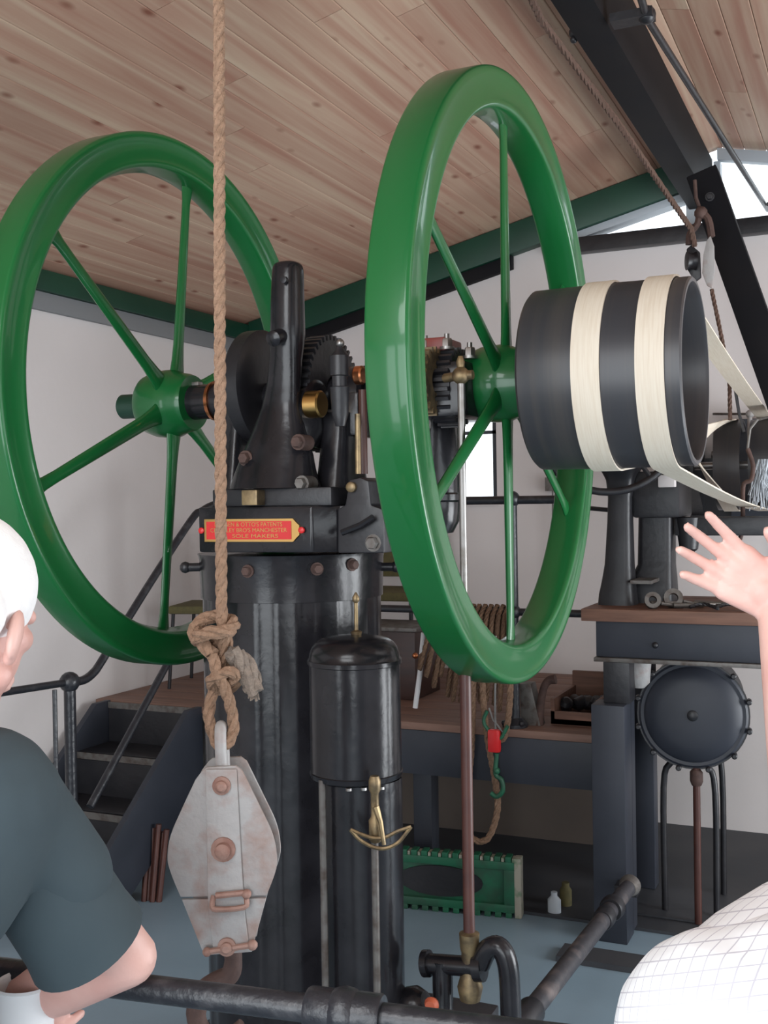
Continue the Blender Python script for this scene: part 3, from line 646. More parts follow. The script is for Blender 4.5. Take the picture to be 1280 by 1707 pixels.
# countershaft with two driven pulleys on the back wall
cs = thing('countershaft', 'wall countershaft with two driven pulleys behind the belts at the right edge', 'shaft', (-.3, 5.12, 1.76))
CSY, CSZ, CR = 5.12, 1.745, .20
MB().cyl((-.86, CSY, CSZ), (.4, CSY, CSZ), .018, n=16).build('shaft', steel, cs)
for x0, x1 in ((-.655, -.545), (-.51, -.40)):
    MB().lathe([(CR-.012, 0), (CR, 0), (CR+.001, (x1-x0)/2), (CR, x1-x0), (CR-.012, x1-x0)], (x0, CSY, CSZ), (1, 0, 0), 48, closed=True).build('driven_pulley', pulley_m, cs)
    mb = MB()
    for i in range(5): aa = 2*PI*i/5; mb.tube([((x0+x1)/2, CSY, CSZ), ((x0+x1)/2, CSY+(CR-.01)*math.cos(aa), CSZ+(CR-.01)*math.sin(aa))], .012, 8)
    mb.lathe([(.04, 0), (.04, .06)], ((x0+x1)/2-.03, CSY, CSZ), (1, 0, 0), 16); mb.build('pulley_spokes', pulley_m, cs)
for x in (-.82, .3):
    MB().prism([(CSY-.05, CSZ-.05), (CSY+.05, CSZ-.06), (YB-.001, CSZ-.25), (YB-.001, CSZ+.12), (CSY-.05, CSZ+.05)], (x, 0, 0), (0, 1, 0), (0, 0, 1), (.06, 0, 0)).build('wall_bracket', black_satin, cs, bevel=.004)
fx = thing('belt_shifter_frame', 'grey bars and dark panels of the belt shifter frame below the leaning timber', 'frame', (-.5, 4.85, 1.5))
FY = 5.36
a_, b_ = at(1188, 690, Y=FY), at(1330, 690, Y=FY); MB().tube([a_, b_], .006, 8).build('upper_bar', dull_steel, fx)
a_, b_ = at(1186, 758, Y=FY), at(1330, 757, Y=FY); MB().tube([a_, b_], .0165, 12).build('lower_bar', dull_steel, fx)
a_, b_ = at(1218, 700, Y=FY+.05), at(1345, 860, Y=FY+.05); MB().box((a_.x, FY+.03, b_.z), (b_.x, FY+.05, a_.z)).build('back_panel', slate, fx)
a_, b_ = at(1150, 765, Y=FY+.07), at(1225, 866, Y=FY+.07); MB().box((a_.x, FY+.055, b_.z), (b_.x, FY+.07, a_.z)).build('lower_panel', black_satin, fx)
pxprism(MB(), [(1188, 718), (1208, 703), (1218, 712), (1216, 756), (1188, 756)], FY+.02, .03).build('grey_casting', dull_steel, fx)
a_ = at(1250, 690, Y=FY-.02); b_ = at(1248, 760, Y=FY-.02); MB().tube([a_, b_], .011, 10).ball(a_, .02, 12).build('pale_lever', galv, fx)
for x in (1300, 1340):
    a_ = at(x, 690, Y=FY+.08); MB().box((a_.x, FY+.06, 0.013), (a_.x+.05, FY+.11, a_.z+.02)).build('frame_post', slate, fx)
a_ = at(1228, 664, Y=FY)
# red brown pull rod with hook
rd = thing('hanging_hook', 'red brown iron rod with hooked end hanging in front of the belt frame', 'hook', at(1246, 700, Y=4.4))
h_ = lambda x, y: at(x, y, Y=4.42)
MB().tube([h_(1246, 748), h_(1255, 775), h_(1252, 800), h_(1240, 806), h_(1238, 830), h_(1238, 880), h_(1233, 900), h_(1232, 920), h_(1240, 932), h_(1247, 922)], .0085, 10, smooth=3).build('rod', rust, rd)
MB().tube([h_(1246, 748), h_(1250, 715), h_(1262, 700), at(1282, 695, Y=4.68)], .005, 8).build('suspension_wire', dull_steel, rd)
# brush / frayed white bundle
fb = MB(); c = at(1270, 800, Y=4.5)
for i in range(60):
    aa = rnd2.uniform(-.5, .5); p = c+Vector((rnd2.uniform(-.015, .03), rnd2.uniform(-.02, .02), .08)); fb.tube([p, p+Vector((aa*.05-.01, 0, -.09)), p+Vector((aa*.11, rnd2.uniform(-.02, .02), -rnd2.uniform(.13, .2)))], .0016, 4)
fb = fb.build('frayed_tassel', pale_frame); tag(fb, 'pale frayed cord tassel hanging at the right edge below the belt', 'tassel')

# ceiling pulley block and its ropes
cbk = thing('ceiling_pulley_block', 'small iron pulley block hanging by the gable under the ridge beam end', 'pulley block', at(1172, 420, Y=4.4))
b4 = lambda x, y, Y=4.4: at(x, y, Y=Y)
q = b4(1152, 435)
MB().lathe([(.016, -.02), (.036, -.018), (.03, -.006), (.03, .006), (.036, .018), (.016, .02)], q, (1, .4, 0), 20).build('sheave', black_satin, cbk)
pxprism(MB(), [(1184, 393), (1190, 410), (1191, 450), (1186, 480), (1178, 476), (1170, 455), (1172, 425), (1178, 400)], 4.38, .012).build('cheek_plate', galv, cbk, bevel=.003)
pxprism(MB(), [(1144, 415), (1152, 408), (1166, 420), (1168, 462), (1158, 470), (1146, 450)], 4.42, .02).build('back_plate', black_satin, cbk, bevel=.003)
MB().tube([b4(1165, 352), b4(1163, 372), b4(1150, 390), b4(1148, 408)], .013, 8, smooth=3).tube([b4(1165, 352), b4(1180, 365), b4(1186, 395)], .014, 8, smooth=3).tube([b4(1168, 352), b4(1160, 330), b4(1158, 300)], .007, 8).ball(b4(1168, 355), .026, 10).build('swivel', rust, cbk)
tag(twist_rope(MB(), [at(855, -70, Y=2.75), at(900, 30, Y=3.05), at(1030, 205, Y=3.6), at(1152, 382, Y=4.35), at(1158, 410, Y=4.4)], .012, n=5, step=.02).build('hoist_rope', rope_dark), 'brown rope running up under the ceiling left of the ridge beam to the small block', 'rope')
tag(twist_rope(MB(), [b4(1186, 482), b4(1198, 540), b4(1208, 590), b4(1216, 640), b4(1217, 700)], .0085, n=5).build('fall_rope', rope_dark), 'brown rope falling from the small block past the cream belt', 'rope')
tag(MB().tube([b4(1212, 610), b4(1224, 640), b4(1232, 690), b4(1240, 720)], .006, 6).build('slack_cord', black_satin), 'thin dark cord beside the falling brown rope under the belt', 'cord')

# ================================================================== ENGINE
SY, SZ = 2.66, 1.898
EX, EY = -1.48, 2.66
en = thing('gas_engine', 'tall black cast iron vertical gas engine with fluted column and red nameplate', 'engine', (EX, EY, 0))
def flute(a, h):
    return 1.0 - 0.016*max(0, math.cos(a*14))**0.6
CRD = .245
MB().lathe([(CRD, .12), (CRD, 1.36)], (EX, EY, 0), (0, 0, 1), 168, mod=flute).build('fluted_column', black_gloss, en)
MB().lathe([(CRD+.14, 0), (CRD+.14, .06), (CRD+.09, .075), (CRD+.03, .12), (CRD+.03, .13), (CRD-.02, .14)], (EX, EY, 0), (0, 0, 1), 48).build('base_ring', black_gloss, en)
MB().lathe([(CRD-.02, 1.345), (CRD+.005, 1.35), (CRD+.008, 1.455), (CRD+.012, 1.47), (CRD-.05, 1.472)], (EX, EY, 0), (0, 0, 1), 64).build('column_collar', black_gloss, en)
for px_, py_ in ((407, 953), (531, 949), (626, 943)):
    d = at(px_, py_, t=2.78); v_ = Vector((d.x-EX, d.y-EY, 0)).normalized(); mb = MB(); bolt(mb, Vector((EX, EY, d.z))+v_*(CRD+.011), v_, .0125, .014); mb.build('collar_bolt', rust, en)
for px_ in (345, 640):
    d = at(px_, 945, t=3.0); v_ = Vector((d.x-EX, d.y-EY, 0)).normalized(); mb = MB(); mb.tube([Vector((EX, EY, d.z))+v_*(CRD), Vector((EX, EY, d.z))+v_*(CRD+.04)], .012, 10); mb.ball(Vector((EX, EY, d.z))+v_*(CRD+.045), .016, 10); mb.build('side_lug', black_satin, en)

# head block: chamfered box with the nameplate on its front
HF = 2.385
hx0 = at(331, 880, Y=HF).x; hx1 = at(520, 880, Y=HF).x; hz1 = at(400, 845, Y=HF).z; hz0 = at(400, 921, Y=HF).z
oct_ = [(hx0, HF), (hx1, HF), (hx1+.045, HF+.06), (-1.165, HF+.07), (-1.165, 2.95), (-1.25, 3.0), (-1.68, 3.0), (hx0-.02, 2.9)]
MB().prism(oct_, (0, 0, hz0), (1, 0, 0), (0, 1, 0), (0, 0, hz1-hz0)).build('head_block', black_gloss, en, bevel=.006)
zb1 = at(400, 815, Y=HF+.02).z
MB().prism([(hx0+.03, HF+.02), (at(555, 830, Y=HF+.03).x, HF+.02), (at(555, 830, Y=HF+.03).x, 2.9), (hx0+.03, 2.9)], (0, 0, hz1), (1, 0, 0), (0, 1, 0), (0, 0, zb1-hz1)).build('bed_plate', black_satin, en, bevel=.005)
# right hand bracket
pxprism(MB(), [(563, 922), (563, 848), (575, 842), (582, 800), (600, 796), (614, 802), (618, 842), (640, 850), (640, 922)], HF+.05, .12).build('valve_bracket', black_satin, en, bevel=.005)
MB().lathe([(.013, 0), (.013, .01), (.009, .013)], at(587, 812, Y=HF+.05), (0, -1, 0), 14).build('bracket_pin', tarnish, en)
MB().tube([at(570, 888, Y=HF+.03), at(600, 876, Y=HF+.03), at(622, 862, Y=HF+.03)], .008, 8).build('stay', black_gloss, en)
mb = MB(); bolt(mb, at(622, 905, Y=HF+.05), (0, -1, 0), .016, .016); mb.build('hex_nut', dull_steel, en)
a_, b_ = at(409, 817, Y=HF), at(435, 842, Y=HF); MB().box((a_.x, HF-.02, b_.z), (b_.x, HF+.03, a_.z), ch=.003).build('square_nut', tarnish, en)
# nameplate
nx0, nx1 = at(345, 884, Y=HF).x, at(497, 884, Y=HF).x; nz0, nz1 = at(420, 903, Y=HF).z, at(420, 865, Y=HF).z; nzc = (nz0+nz1)/2
npm = MB().prism([(nx0-.004, nz0), (nx1-.012, nz0), (nx1, nz0+.012), (nx1+.006, nzc-.012), (nx1+.006, nzc+.012), (nx1, nz1-.012), (nx1-.012, nz1), (nx0-.004, nz1)], (0, HF-.006, 0), (1, 0, 0), (0, 0, 1), (0, .007, 0))
npl = npm.build('nameplate', brass, en, smooth=False, label='brass nameplate with red enamelled face')
MB().box((nx0+.003, HF-.0075, nz0+.006), (nx1-.016, HF-.0058, nz1-.006)).build('red_field', red_paint, npl, smooth=False)
MB().lathe([(.008, 0), (.008, .006), (.005, .008)], (nx1+.013, HF-.004, nzc), (0, -1, 0), 12).lathe([(.008, 0), (.008, .006), (.005, .008)], (nx0-.012, HF-.004, nzc), (0, -1, 0), 12).build('plate_screws', red_paint, npl)
dg = None
def text(s_, size, loc, width, m, parent, name='lettering'):
    global dg
    c = bpy.data.curves.new('t', 'FONT'); c.body = s_; c.size = size; c.extrude = .0006; c.align_x = 'CENTER'; c.align_y = 'CENTER'
    o = bpy.data.objects.new('t', c); COL.objects.link(o); bpy.context.view_layer.update()
    me = bpy.data.meshes.new_from_object(o.evaluated_get(bpy.context.evaluated_depsgraph_get()))
    bpy.data.objects.remove(o); wd = max(v.co.x for v in me.vertices)-min(v.co.x for v in me.vertices); k = width/wd
    for v in me.vertices: v.co = Vector((v.co.x*k+loc[0], loc[1]-v.co.z, v.co.y+loc[2]))
    return link(name, me, m, parent, smooth=False)
xc = (nx0+nx1)/2-.006; hh = nz1-nz0-.012
text("LANGEN & OTTO'S PATENTS", .015, (xc, HF-.0078, nzc+hh*.32), (nx1-nx0)*.74, brass, npl)
text("CROSSLEY BRO'S MANCHESTER", .015, (xc, HF-.0078, nzc), (nx1-nx0)*.84, brass, npl)
text("SOLE MAKERS", .013, (xc+.02, HF-.0078, nzc-hh*.32), (nx1-nx0)*.5, brass, npl)

# rack guide post flaring into the A-frame
gp = MB()
Yg = 2.47
S_ = [sec(392, 528, 813, Yg, .75), sec(398, 522, 790, Yg, .7), sec(407, 518, 760, Yg, .62), sec(424, 507, 720, Yg, .6), sec(438, 499, 680, Yg, .6), sec(447, 499, 640, Yg, .65), sec(452, 501, 600, Yg, .8), sec(455, 504, 560, Yg, 1), sec(456, 503, 500, Yg, 1), sec(458, 502, 452, Yg, 1), sec(461, 499, 441, Yg, 1), sec(466, 494, 438, Yg, 1)]
S_[0] = S_[0][:2]+(zb1,)+S_[0][3:]
gp.loft(S_, n=32, pw=2.4, smooth=3); gp.build('guide_post', black_gloss, en)
MB().lathe([(.009, -.01), (.009, .0), (.005, .001)], at(472, 466, Y=Yg-.055), (0, -1, .0), 12).build('post_plug', black_satin, en)
MB().lathe([(.016, -.03), (.02, -.01), (.02, .025), (.012, .03)], at(463, 562, Y=Yg-.055), (0, -1, -.3), 16).build('post_boss', black_gloss, en)
for (x, y, m_) in ((409, 764, rust), (497, 737, rust), (415, 806, steel), (503, 806, dull_steel)):
    q = at(x, y, Y=Yg-.06); mb = MB(); mb.cyl(q+Vector((0, .05, 0)), q, .02, n=14); bolt(mb, q, (0, -1, 0), .015, .015); mb.build('frame_bolt', m_, en)
# side frames carrying the shaft bearings
for (l, r, Y) in ((380, 412, 2.62), (545, 592, 2.62)):
    s = [sec(l-2, r+6, 813, Y, 2.2), sec(l+2, r+2, 780, Y, 2.0), sec(l+4, r, 720, Y, 1.7), sec(l+4, r, 690, Y, 1.7)]
    s[0] = s[0][:2]+(hz1,)+s[0][3:]
    MB().loft(s, pw=4).build('bearing_frame', black_gloss, en)
q = at(395, 655, Y=SY)
MB().lathe([(.06, 0), (.072, .01), (.072, .05), (.06, .06)], (q.x-.03, SY, SZ), (1, 0, 0), 28).box((q.x-.025, SY-.07, SZ-.1), (q.x+.025, SY+.07, SZ), ch=.01).build('left_bearing', black_gloss, en)
q = at(356, 655, Y=SY)
MB().lathe([(.055, 0), (.058, .012)], (q.x, SY, SZ), (1, 0, 0), 24).build('bearing_collar', copper, en)
q = at(590, 655, Y=SY)
MB().lathe([(.06, 0), (.07, .01), (.07, .07), (.06, .08)], (q.x-.03, SY, SZ), (1, 0, 0), 28).box((q.x-.025, SY-.07, SZ-.12), (q.x+.045, SY+.07, SZ), ch=.01).build('right_bearing', black_gloss, en)
# brass bush below the gear
q = at(526, 674, Y=2.5); MB().cyl(q-Vector((.025, 0, 0)), q+Vector((.02, 0, 0)), .035, n=24, ch=.004).build('brass_bush', brass, en)
q = at(530, 690, Y=2.56); MB().lathe([(.03, 0), (.085, .005), (.09, .03), (.05, .045)], q-Vector((.03, 0, 0)), (1, 0, 0), 32).build('cam_disc', black_gloss, en)
# oiler
q = at(567, 690, Y=2.42); kz = 2.7/FPX
MB().lathe([(.012, -.03), (.021, 0), (.024, .062), (.025, .065), (.019, .067), (.019, .092), (.024, .094), (.024, .142), (.012, .155), (.006, .17), (.006, .185)], q, (0, 0, 1), 20).build('lubricator', black_satin, en)
MB().ball(at(567, 572, Y=2.42), .011, 10).build('lubricator_cap', steel, en)
q = at(597, 790, Y=2.45); MB().tube([q, at(596, 690, Y=2.45)], .0075, 10).build('brass_link', tarnish, en)
q = at(606, 790, Y=2.5); MB().tube([q, at(604, 650, Y=2.5)], .011, 10).build('brown_link', brown_rod, en)
q = at(592, 626, Y=2.5); MB().lathe([(.02, 0), (.024, .004), (.024, .02), (.02, .024)], q, (1, 0, 0), 20).build('copper_bush', copper, en)

# crank disc + gear around shaft
q = at(440, 650, Y=SY)
DR = .158
MB().lathe([(.05, 0), (DR-.01, 0), (DR, .01), (DR, .05), (DR-.02, .06), (.05, .06)], (at(418, 650, Y=SY).x, SY, SZ+.03), (1, 0, 0), 64).build('friction_disc', black_satin, en)
def gear(name, c, axis, R, depth, wd, nt, m, parent, bore=.05):
    mb = MB(); x, y, z = frame(axis); c = Vector(c); prof = []
    for i in range(nt):
        for fa, rr in ((0, R-depth), (.22, R-depth), (.32, R), (.68, R), (.78, R-depth)):
            a = 2*PI*(i+fa)/nt; prof.append((math.cos(a)*rr, math.sin(a)*rr))
    n = len(prof); inner = [(math.cos(2*PI*i/n)*bore, math.sin(2*PI*i/n)*bore) for i in range(n)]
    vs = [c+x*a+y*b for a, b in prof]+[c+x*a+y*b+z*wd for a, b in prof]+[c+x*a+y*b for a, b in inner]+[c+x*a+y*b+z*wd for a, b in inner]
    fs = []
    for i in range(n):
        j = (i+1) % n; fs += [(i, j, n+j, n+i), (2*n+i, 3*n+i, 3*n+j, 2*n+j), (i, 2*n+i, 2*n+j, j), (n+i, n+j, 3*n+j, 3*n+i)]
    mb.add(vs, fs); return mb.build(name, m, parent)
gear('main_gear', (at(528, 650, Y=SY).x, SY, SZ-.0), (1, 0, 0), .158, .014, .055, 44, dull_steel if False else black_satin, en)
MB().lathe([(.05, -.02), (.145, -.02), (.145, .0), (.05, .0)], (at(528, 650, Y=SY).x-.0, SY, SZ), (1, 0, 0), 48).build('gear_web', black_satin, en)
gear('pinion_gear', (at(697, 655, Y=2.52).x, 2.52, SZ+.0), (1, 0, 0), .085, .014, .05, 22, tarnish, en, .03)
gear('timing_gear', (at(735, 655, Y=2.6).x, 2.6, SZ-.01), (1, 0, 0), .1, .015, .055, 26, black_satin, en, .03)
MB().lathe([(.06, 0), (.115, .006), (.12, .03), (.06, .05)], (at(655, 600, Y=2.72).x, 2.72, SZ+.05), (1, 0, 0), 32).build('red_cam_cover', red_dull, en)
a_, b_ = at(702, 568, Y=2.6), at(752, 590, Y=2.6); MB().box((a_.x, 2.56, b_.z), (b_.x, 2.68, a_.z), ch=.006).build('red_cap', red_dull, en)
for x, y in ((709, 580), (745, 577), (783, 592)):
    mb = MB(); bolt(mb, at(x, y+2, Y=2.57), (0, 0, 1), .014, .022, .012); mb.build('cap_nut', steel, en)
q = at(690, 626, Y=2.45); MB().cyl(q, q+Vector((.03, 0, 0)), .017, n=14).build('copper_sleeve', copper, en)
# governor cylinder block right of wheel rim
a_, b_ = at(640, 700, Y=2.62), at(800, 690, Y=2.62)
MB().box((a_.x, 2.52, SZ-.09), (at(800, 650, Y=2.62).x, 2.74, SZ+.05), ch=.02).build('valve_chest', black_gloss, en)
cc = at(720, 800, Y=2.7); hh = (at(0, 740, Y=2.7).z - at(0, 890, Y=2.7).z)
r_ = 46*2.9/FPX
z1 = SZ-.05; z0_ = at(718, 888, Y=2.7).z
MB().lathe([(.02, z0_-.005), (r_*.75, z0_), (r_*.97, z0_+.03), (r_, z0_+.07), (r_, z0_+.08), (r_+.004, z0_+.085), (r_+.004, z0_+.1), (r_, z0_+.105), (r_, z1)], (cc.x, 2.7, 0), (0, 0, 1), 32).build('air_vessel', black_gloss, en)
mb = MB(); bolt(mb, at(702, 706, Y=2.58), (0, -1, 0), .02, .02); mb.build('hex_nut', dull_steel, en)

# water tank on the front
TK = at(592, 1170, t=2.63)
tr_ = 76*2.63/FPX
zt1, zts, ztb = at(592, 1057, t=2.63).z, at(592, 1098, t=2.63).z, at(592, 1292, t=2.63).z
MB().lathe([(tr_*.9, ztb-.006), (tr_, ztb), (tr_+.003, ztb+.012), (tr_, ztb+.014), (tr_, zts-.012), (tr_+.004, zts-.01), (tr_+.004, zts), (tr_, zts+.004), (tr_*.985, zts+.016), (tr_*.94, zts+.029), (tr_*.86, zts+.040), (tr_*.74, zts+.048), (tr_*.5, zts+.054), (.012, zts+.058)], (TK.x, TK.y, 0), (0, 0, 1), 56).build('water_tank', black_gloss, en)
MB().lathe([(.012, zt1-.002), (.014, zt1+.006), (.005, zt1+.01), (.0045, zt1+.075), (.0085, zt1+.08), (.0085, zt1+.088), (.002, zt1+.1)], at(594, 1057, t=2.63)*1-Vector((0, 0, at(594, 1057, t=2.63).z)), (0, 0, 1), 12).build('tank_finial', tarnish, en)
for dx in (-.03, .0, .035):
    MB().lathe([(.007, 0), (.007, .006)], (TK.x+.06+dx, TK.y-.085+dx*.6, ztb-.004), (0, 0, -1), 8).build('tank_stud', steel, en)
MB().lathe([(tr_*.88, .05), (tr_*.9, ztb-.005)], (TK.x+.008, TK.y+.01, 0), (0, 0, 1), 48).build('lower_cylinder', black_gloss, en)
MB().lathe([(tr_*1.25, 0), (tr_*1.25, .05)], (TK.x+.008, TK.y+.01, 0), (0, 0, 1), 40).build('cylinder_foot', black_gloss, en)
for x, m_ in ((537, dull_steel), (623, dull_steel)):
    q = at(x, 1300, t=2.5 if x > 600 else 2.56); MB().tube([(q.x, q.y, .1), (q.x, q.y, q.z)], .0085, 12).build('guide_rod', m_, en)
q = at(625, 1345, t=2.49)
MB().lathe([(.011, -.08), (.015, -.075), (.015, -.03), (.009, -.02), (.009, .03), (.014, .04), (.014, .06), (.01, .07)], q, (0, 0, 1), 14).build('cock_body', tarnish, en)
MB().tube([at(626, 1345, t=2.47), at(634, 1370, t=2.465), at(640, 1408, t=2.465)], [.009, .006, .005], 8).build('cock_lever', tarnish, en)
ap = [(585, 1384), (600, 1398), (620, 1407), (640, 1408), (660, 1400), (684, 1378)]; ap2 = [(681, 1374), (660, 1391), (640, 1397), (620, 1396), (603, 1388), (590, 1383)]
pxprism(MB(), ap+[(683, 1374), (662, 1388), (641, 1394), (620, 1393), (602, 1386), (588, 1381)], TK.y-.15, .008)
quad = MB().tube([at(x, y, t=2.47) for x, y in [(584, 1383), (600, 1400), (622, 1412), (642, 1414), (664, 1404), (685, 1378)]], .0045, 6, smooth=4)
quad.tube([at(x, y, t=2.47) for x, y in [(584, 1383), (603, 1391), (622, 1397), (641, 1396), (662, 1386), (685, 1378)]], .0045, 6, smooth=4).build('quadrant', tarnish, en)

# valve rod from the ball end down to the pump
q0 = at(768, 626, Y=2.4)
MB().ball(q0, .021, 14).lathe([(.008, .015), (.011, .03), (.006, .045)], q0, (0, 0, 1), 10).tube([q0-Vector((.05, -.03, 0)), q0, q0+Vector((.03, 0, .0))], .011, 10).build('ball_end', tarnish, en)
qa, qb = at(770, 650, Y=2.4), at(770, 1060, Y=2.4)
MB().tube([q0, (q0.x, q0.y, 1.28)], .0085, 12).build('valve_rod', steel, en)
MB().tube([(q0.x, q0.y, 1.28), (q0.x, q0.y, at(768, 1560, Y=2.4).z)], .0135, 14).build('lower_valve_rod', brown_rod, en, label='brown painted rod')
q = at(768, 1550, Y=2.4)
MB().lathe([(.011, .02), (.012, .0), (.024, -.005), (.022, -.04), (.019, -.05), (.021, -.1), (.03, -.13), (.024, -.16)], (q0.x, q0.y, q.z), (0, 0, 1), 18).build('gland_fitting', tarnish, en)
f_ = lambda x, y, Y=2.4: at(x, y, Y=Y)
fl = [f_(640, 1712), f_(700, 1690), f_(742, 1640), f_(800, 1622), f_(790, 1650), f_(752, 1712)]
zf = f_(730, 1690).z
MB().box((q0.x-.2, 2.32, zf-.05), (q0.x+.03, 2.52, zf-.01), ch=.006).build('pump_plate', black_satin, en)
MB().lathe([(.035, zf-.01), (.03, zf+.0), (.024, zf+.02), (.024, f_(730, 1600).z)], (f_(738, 1650).x, 2.4, 0), (0, 0, 1), 18).cyl(f_(712, 1606), f_(800, 1612), .023, n=16, ch=.004).cyl(f_(706, 1606), f_(716, 1606), .031, n=16).cyl(f_(792, 1612), f_(806, 1612), .033, n=16).build('pump_valve', black_gloss, en)
MB().tube([f_(800, 1608), f_(812, 1584), f_(830, 1578), f_(844, 1600), f_(850, 1650), (f_(852, 1700).x, 2.4, .3), (f_(852, 1700).x, 2.4, .02)], .024, 16, smooth=5).build('bent_pipe', black_gloss, en)
MB().lathe([(.014, 0), (.018, .01), (.012, .02)], f_(722, 1672, 2.33), (0, -1, 0), 12).build('orange_cap', orange_p, en)
MB().box((q0.x-.03, 2.36, 0), (q0.x+.02, 2.48, zf-.05), ch=.004).build('pump_pedestal', slate, en)
MB().lathe([(.03, 0), (.045, .02), (.045, .05), (.03, .07)], f_(668, 1680), (1, 0, .3), 16).build('pump_flange', black_gloss, en)

# exhaust pipe along the floor
ep = thing('exhaust_pipe', 'flaking black iron pipe with socket joints slanting past the bench post', 'pipe', (-.83, 3.3, 0))
e0, e1 = Vector((-.862, 2.40, .262)), Vector((-.802, 3.80, .262))
MB().box((-.87, 3.86, .20), (-.79, 3.93, .235), ch=.003).tube([(-.83, 3.88, .235), (-.802, 3.80, .262)], .02, 10).build('post_bracket', black_satin, ep)
de = (e1-e0).normalized()
pipe_m = mat('flaking_black_pipe', (0.035, 0.033, 0.038, 1), 0.5, noise=(9, (0.13, 0.105, 0.10, 1), 0.52, 0.66), bump=(30, 0.3))
MB().tube([e0, e1], .027, 20).build('pipe', pipe_m, ep)
for k, l, r in ((.22, .16, .037), (1.05, .06, .034), (1.15, .05, .040)):
    MB().lathe([(r*.9, 0), (r, .01), (r, l-.01), (r*.9, l)], e0+de*k, de, 20).build('socket', black_satin, ep)
MB().lathe([(.028, 0), (.030, .01), (.037, .028), (.037, .04), (.026, .042)], e1-de*.03, de, 20).build('end_flange', dull_steel, ep)
for k in (.2,):
    c = e0+de*k; MB().box((c.x-.03, c.y-.02, 0), (c.x+.03, c.y+.02, c.z-.026)).build('pipe_stand', black_satin, ep)

# crankshaft and flywheels
XRW, XLW = -.806, -1.81
cks = thing('crankshaft', 'long dark steel crankshaft passing through both green flywheels', 'shaft', (-1.3, SY, SZ))
MB().cyl((at(204, 680, Y=SY).x, SY, SZ), (at(250, 680, Y=SY).x, SY, SZ), .036, n=28, ch=.004).build('shaft_end', green_beam, cks)
MB().cyl((at(250, 680, Y=SY).x, SY, SZ), (at(395, 680, Y=SY).x, SY, SZ), .05, n=28).build('left_journal', black_gloss, cks)
MB().cyl((at(395, 680, Y=SY).x, SY, SZ), (-.62, SY, SZ), .042, n=28).build('shaft_core', black_gloss, cks)

def flywheel(xf, label, rot):
    fw = thing('flywheel', label, 'flywheel', (xf, SY, SZ), 'pair of green flywheels')
    W_ = .094; R, ri = .75, .655
    c = (xf-W_, SY, SZ)
    def arc(cx, cr_, r, a0, a1, n=4): return [(cr_+r*math.sin(a0+(a1-a0)*i/n), cx+r*math.cos(a0+(a1-a0)*i/n)) for i in range(n+1)]
    # profile (radius, axial): raised lip on both edges of the rim's faces, drafted inner surface
    e = .009
    prof = arc(W_-e, R-e, e, PI/2, 0)+[(R-.020, W_), (R-.024, W_-.002), (ri+.024, W_-.002), (ri+.018, W_-.001)]+arc(W_-.012, ri+.012, .012, 0, -PI/2)
    prof += [(ri-.010, W_*.5)]+arc(.012, ri+.012, .012, -PI/2, -PI)+[(ri+.018, .001), (ri+.024, .002), (R-.024, .002), (R-.02, 0)]+arc(e, R-e, e, PI, PI/2)
    MB().lathe(prof, c, (1, 0, 0), 144, closed=True).build('rim', green_gloss, fw)
    hb = MB().lathe([(.04, -.05), (.078, -.048), (.085, -.04), (.095, -.012), (.098, .02), (.098, .05), (.088, .075), (.083, .10), (.078, .112), (.04, .113)], c, (1, 0, 0), 40); hb.build('hub', green_gloss, fw)
    for i in range(6):
        a = rot+2*PI*i/6; d = Vector((0, math.cos(a), math.sin(a))); tg = Vector((0, -math.sin(a), math.cos(a))); o_ = Vector((xf-W_/2, SY, SZ))
        mb = MB(); n = 14; secs = 12; vs = []
        for k in range(secs+1):
            u = k/secs; rr = .075+(ri+.0-.075)*u; cur = .0*math.sin(PI*u)
            hw = .023-.008*u + (.012*(1-u/.12) if u < .12 else 0)+(.012*((u-.9)/.1) if u > .9 else 0); ht = .0115-.003*u
            for j in range(n):
                b = 2*PI*j/n; vs.append(o_+d*rr+tg*(hw*math.cos(b)+cur)+Vector((1, 0, 0))*ht*math.sin(b))
        fs = [(k*n+j, k*n+(j+1) % n, (k+1)*n+(j+1) % n, (k+1)*n+j) for k in range(secs) for j in range(n)]; fs += [list(range(n))[::-1], list(range(secs*n, (secs+1)*n))]
        mb.add(vs, fs); mb.build('spoke', green_gloss, fw)
    MB().box((xf-W_+.1, SY-.012, SZ+.036), (xf-W_+.135, SY+.012, SZ+.058), ch=.003).build('taper_key', steel, fw)
    return fw
flywheel(XRW, 'near right green flywheel, the one next to the grey belt pulley', PI/2)
flywheel(XLW, 'far left green flywheel behind the hanging rope', PI/2-.12)

# belt pulley
x0 = -.765; x1 = -.388; PR_ = .221
bp_ = thing('belt_pulley', 'wide dark grey drum pulley on the shaft end carrying two cream belts', 'pulley', (x0, SY, SZ))
Wp = x1-x0
MB().lathe([(.05, .012), (PR_-.03, .0), (PR_-.006, 0), (PR_, .006), (PR_+.002, Wp*.5), (PR_, Wp-.004), (PR_-.004, Wp), (PR_-.012, Wp), (PR_-.016, Wp-.01), (PR_-.02, .09), (.06, .085)], (x0, SY, SZ), (1, 0, 0), 96).build('drum', pulley_m, bp_)
MB().lathe([(.045, .08), (.075, .085), (.07, .16), (.045, .17)], (x0, SY, SZ), (1, 0, 0), 32).build('hub', pulley_m, bp_)
MB().lathe([(.06, 0), (.066, .005), (.066, .06), (.06, .066)], (x0-.055, SY, SZ), (1, 0, 0), 32).build('boss', green_beam, bp_)

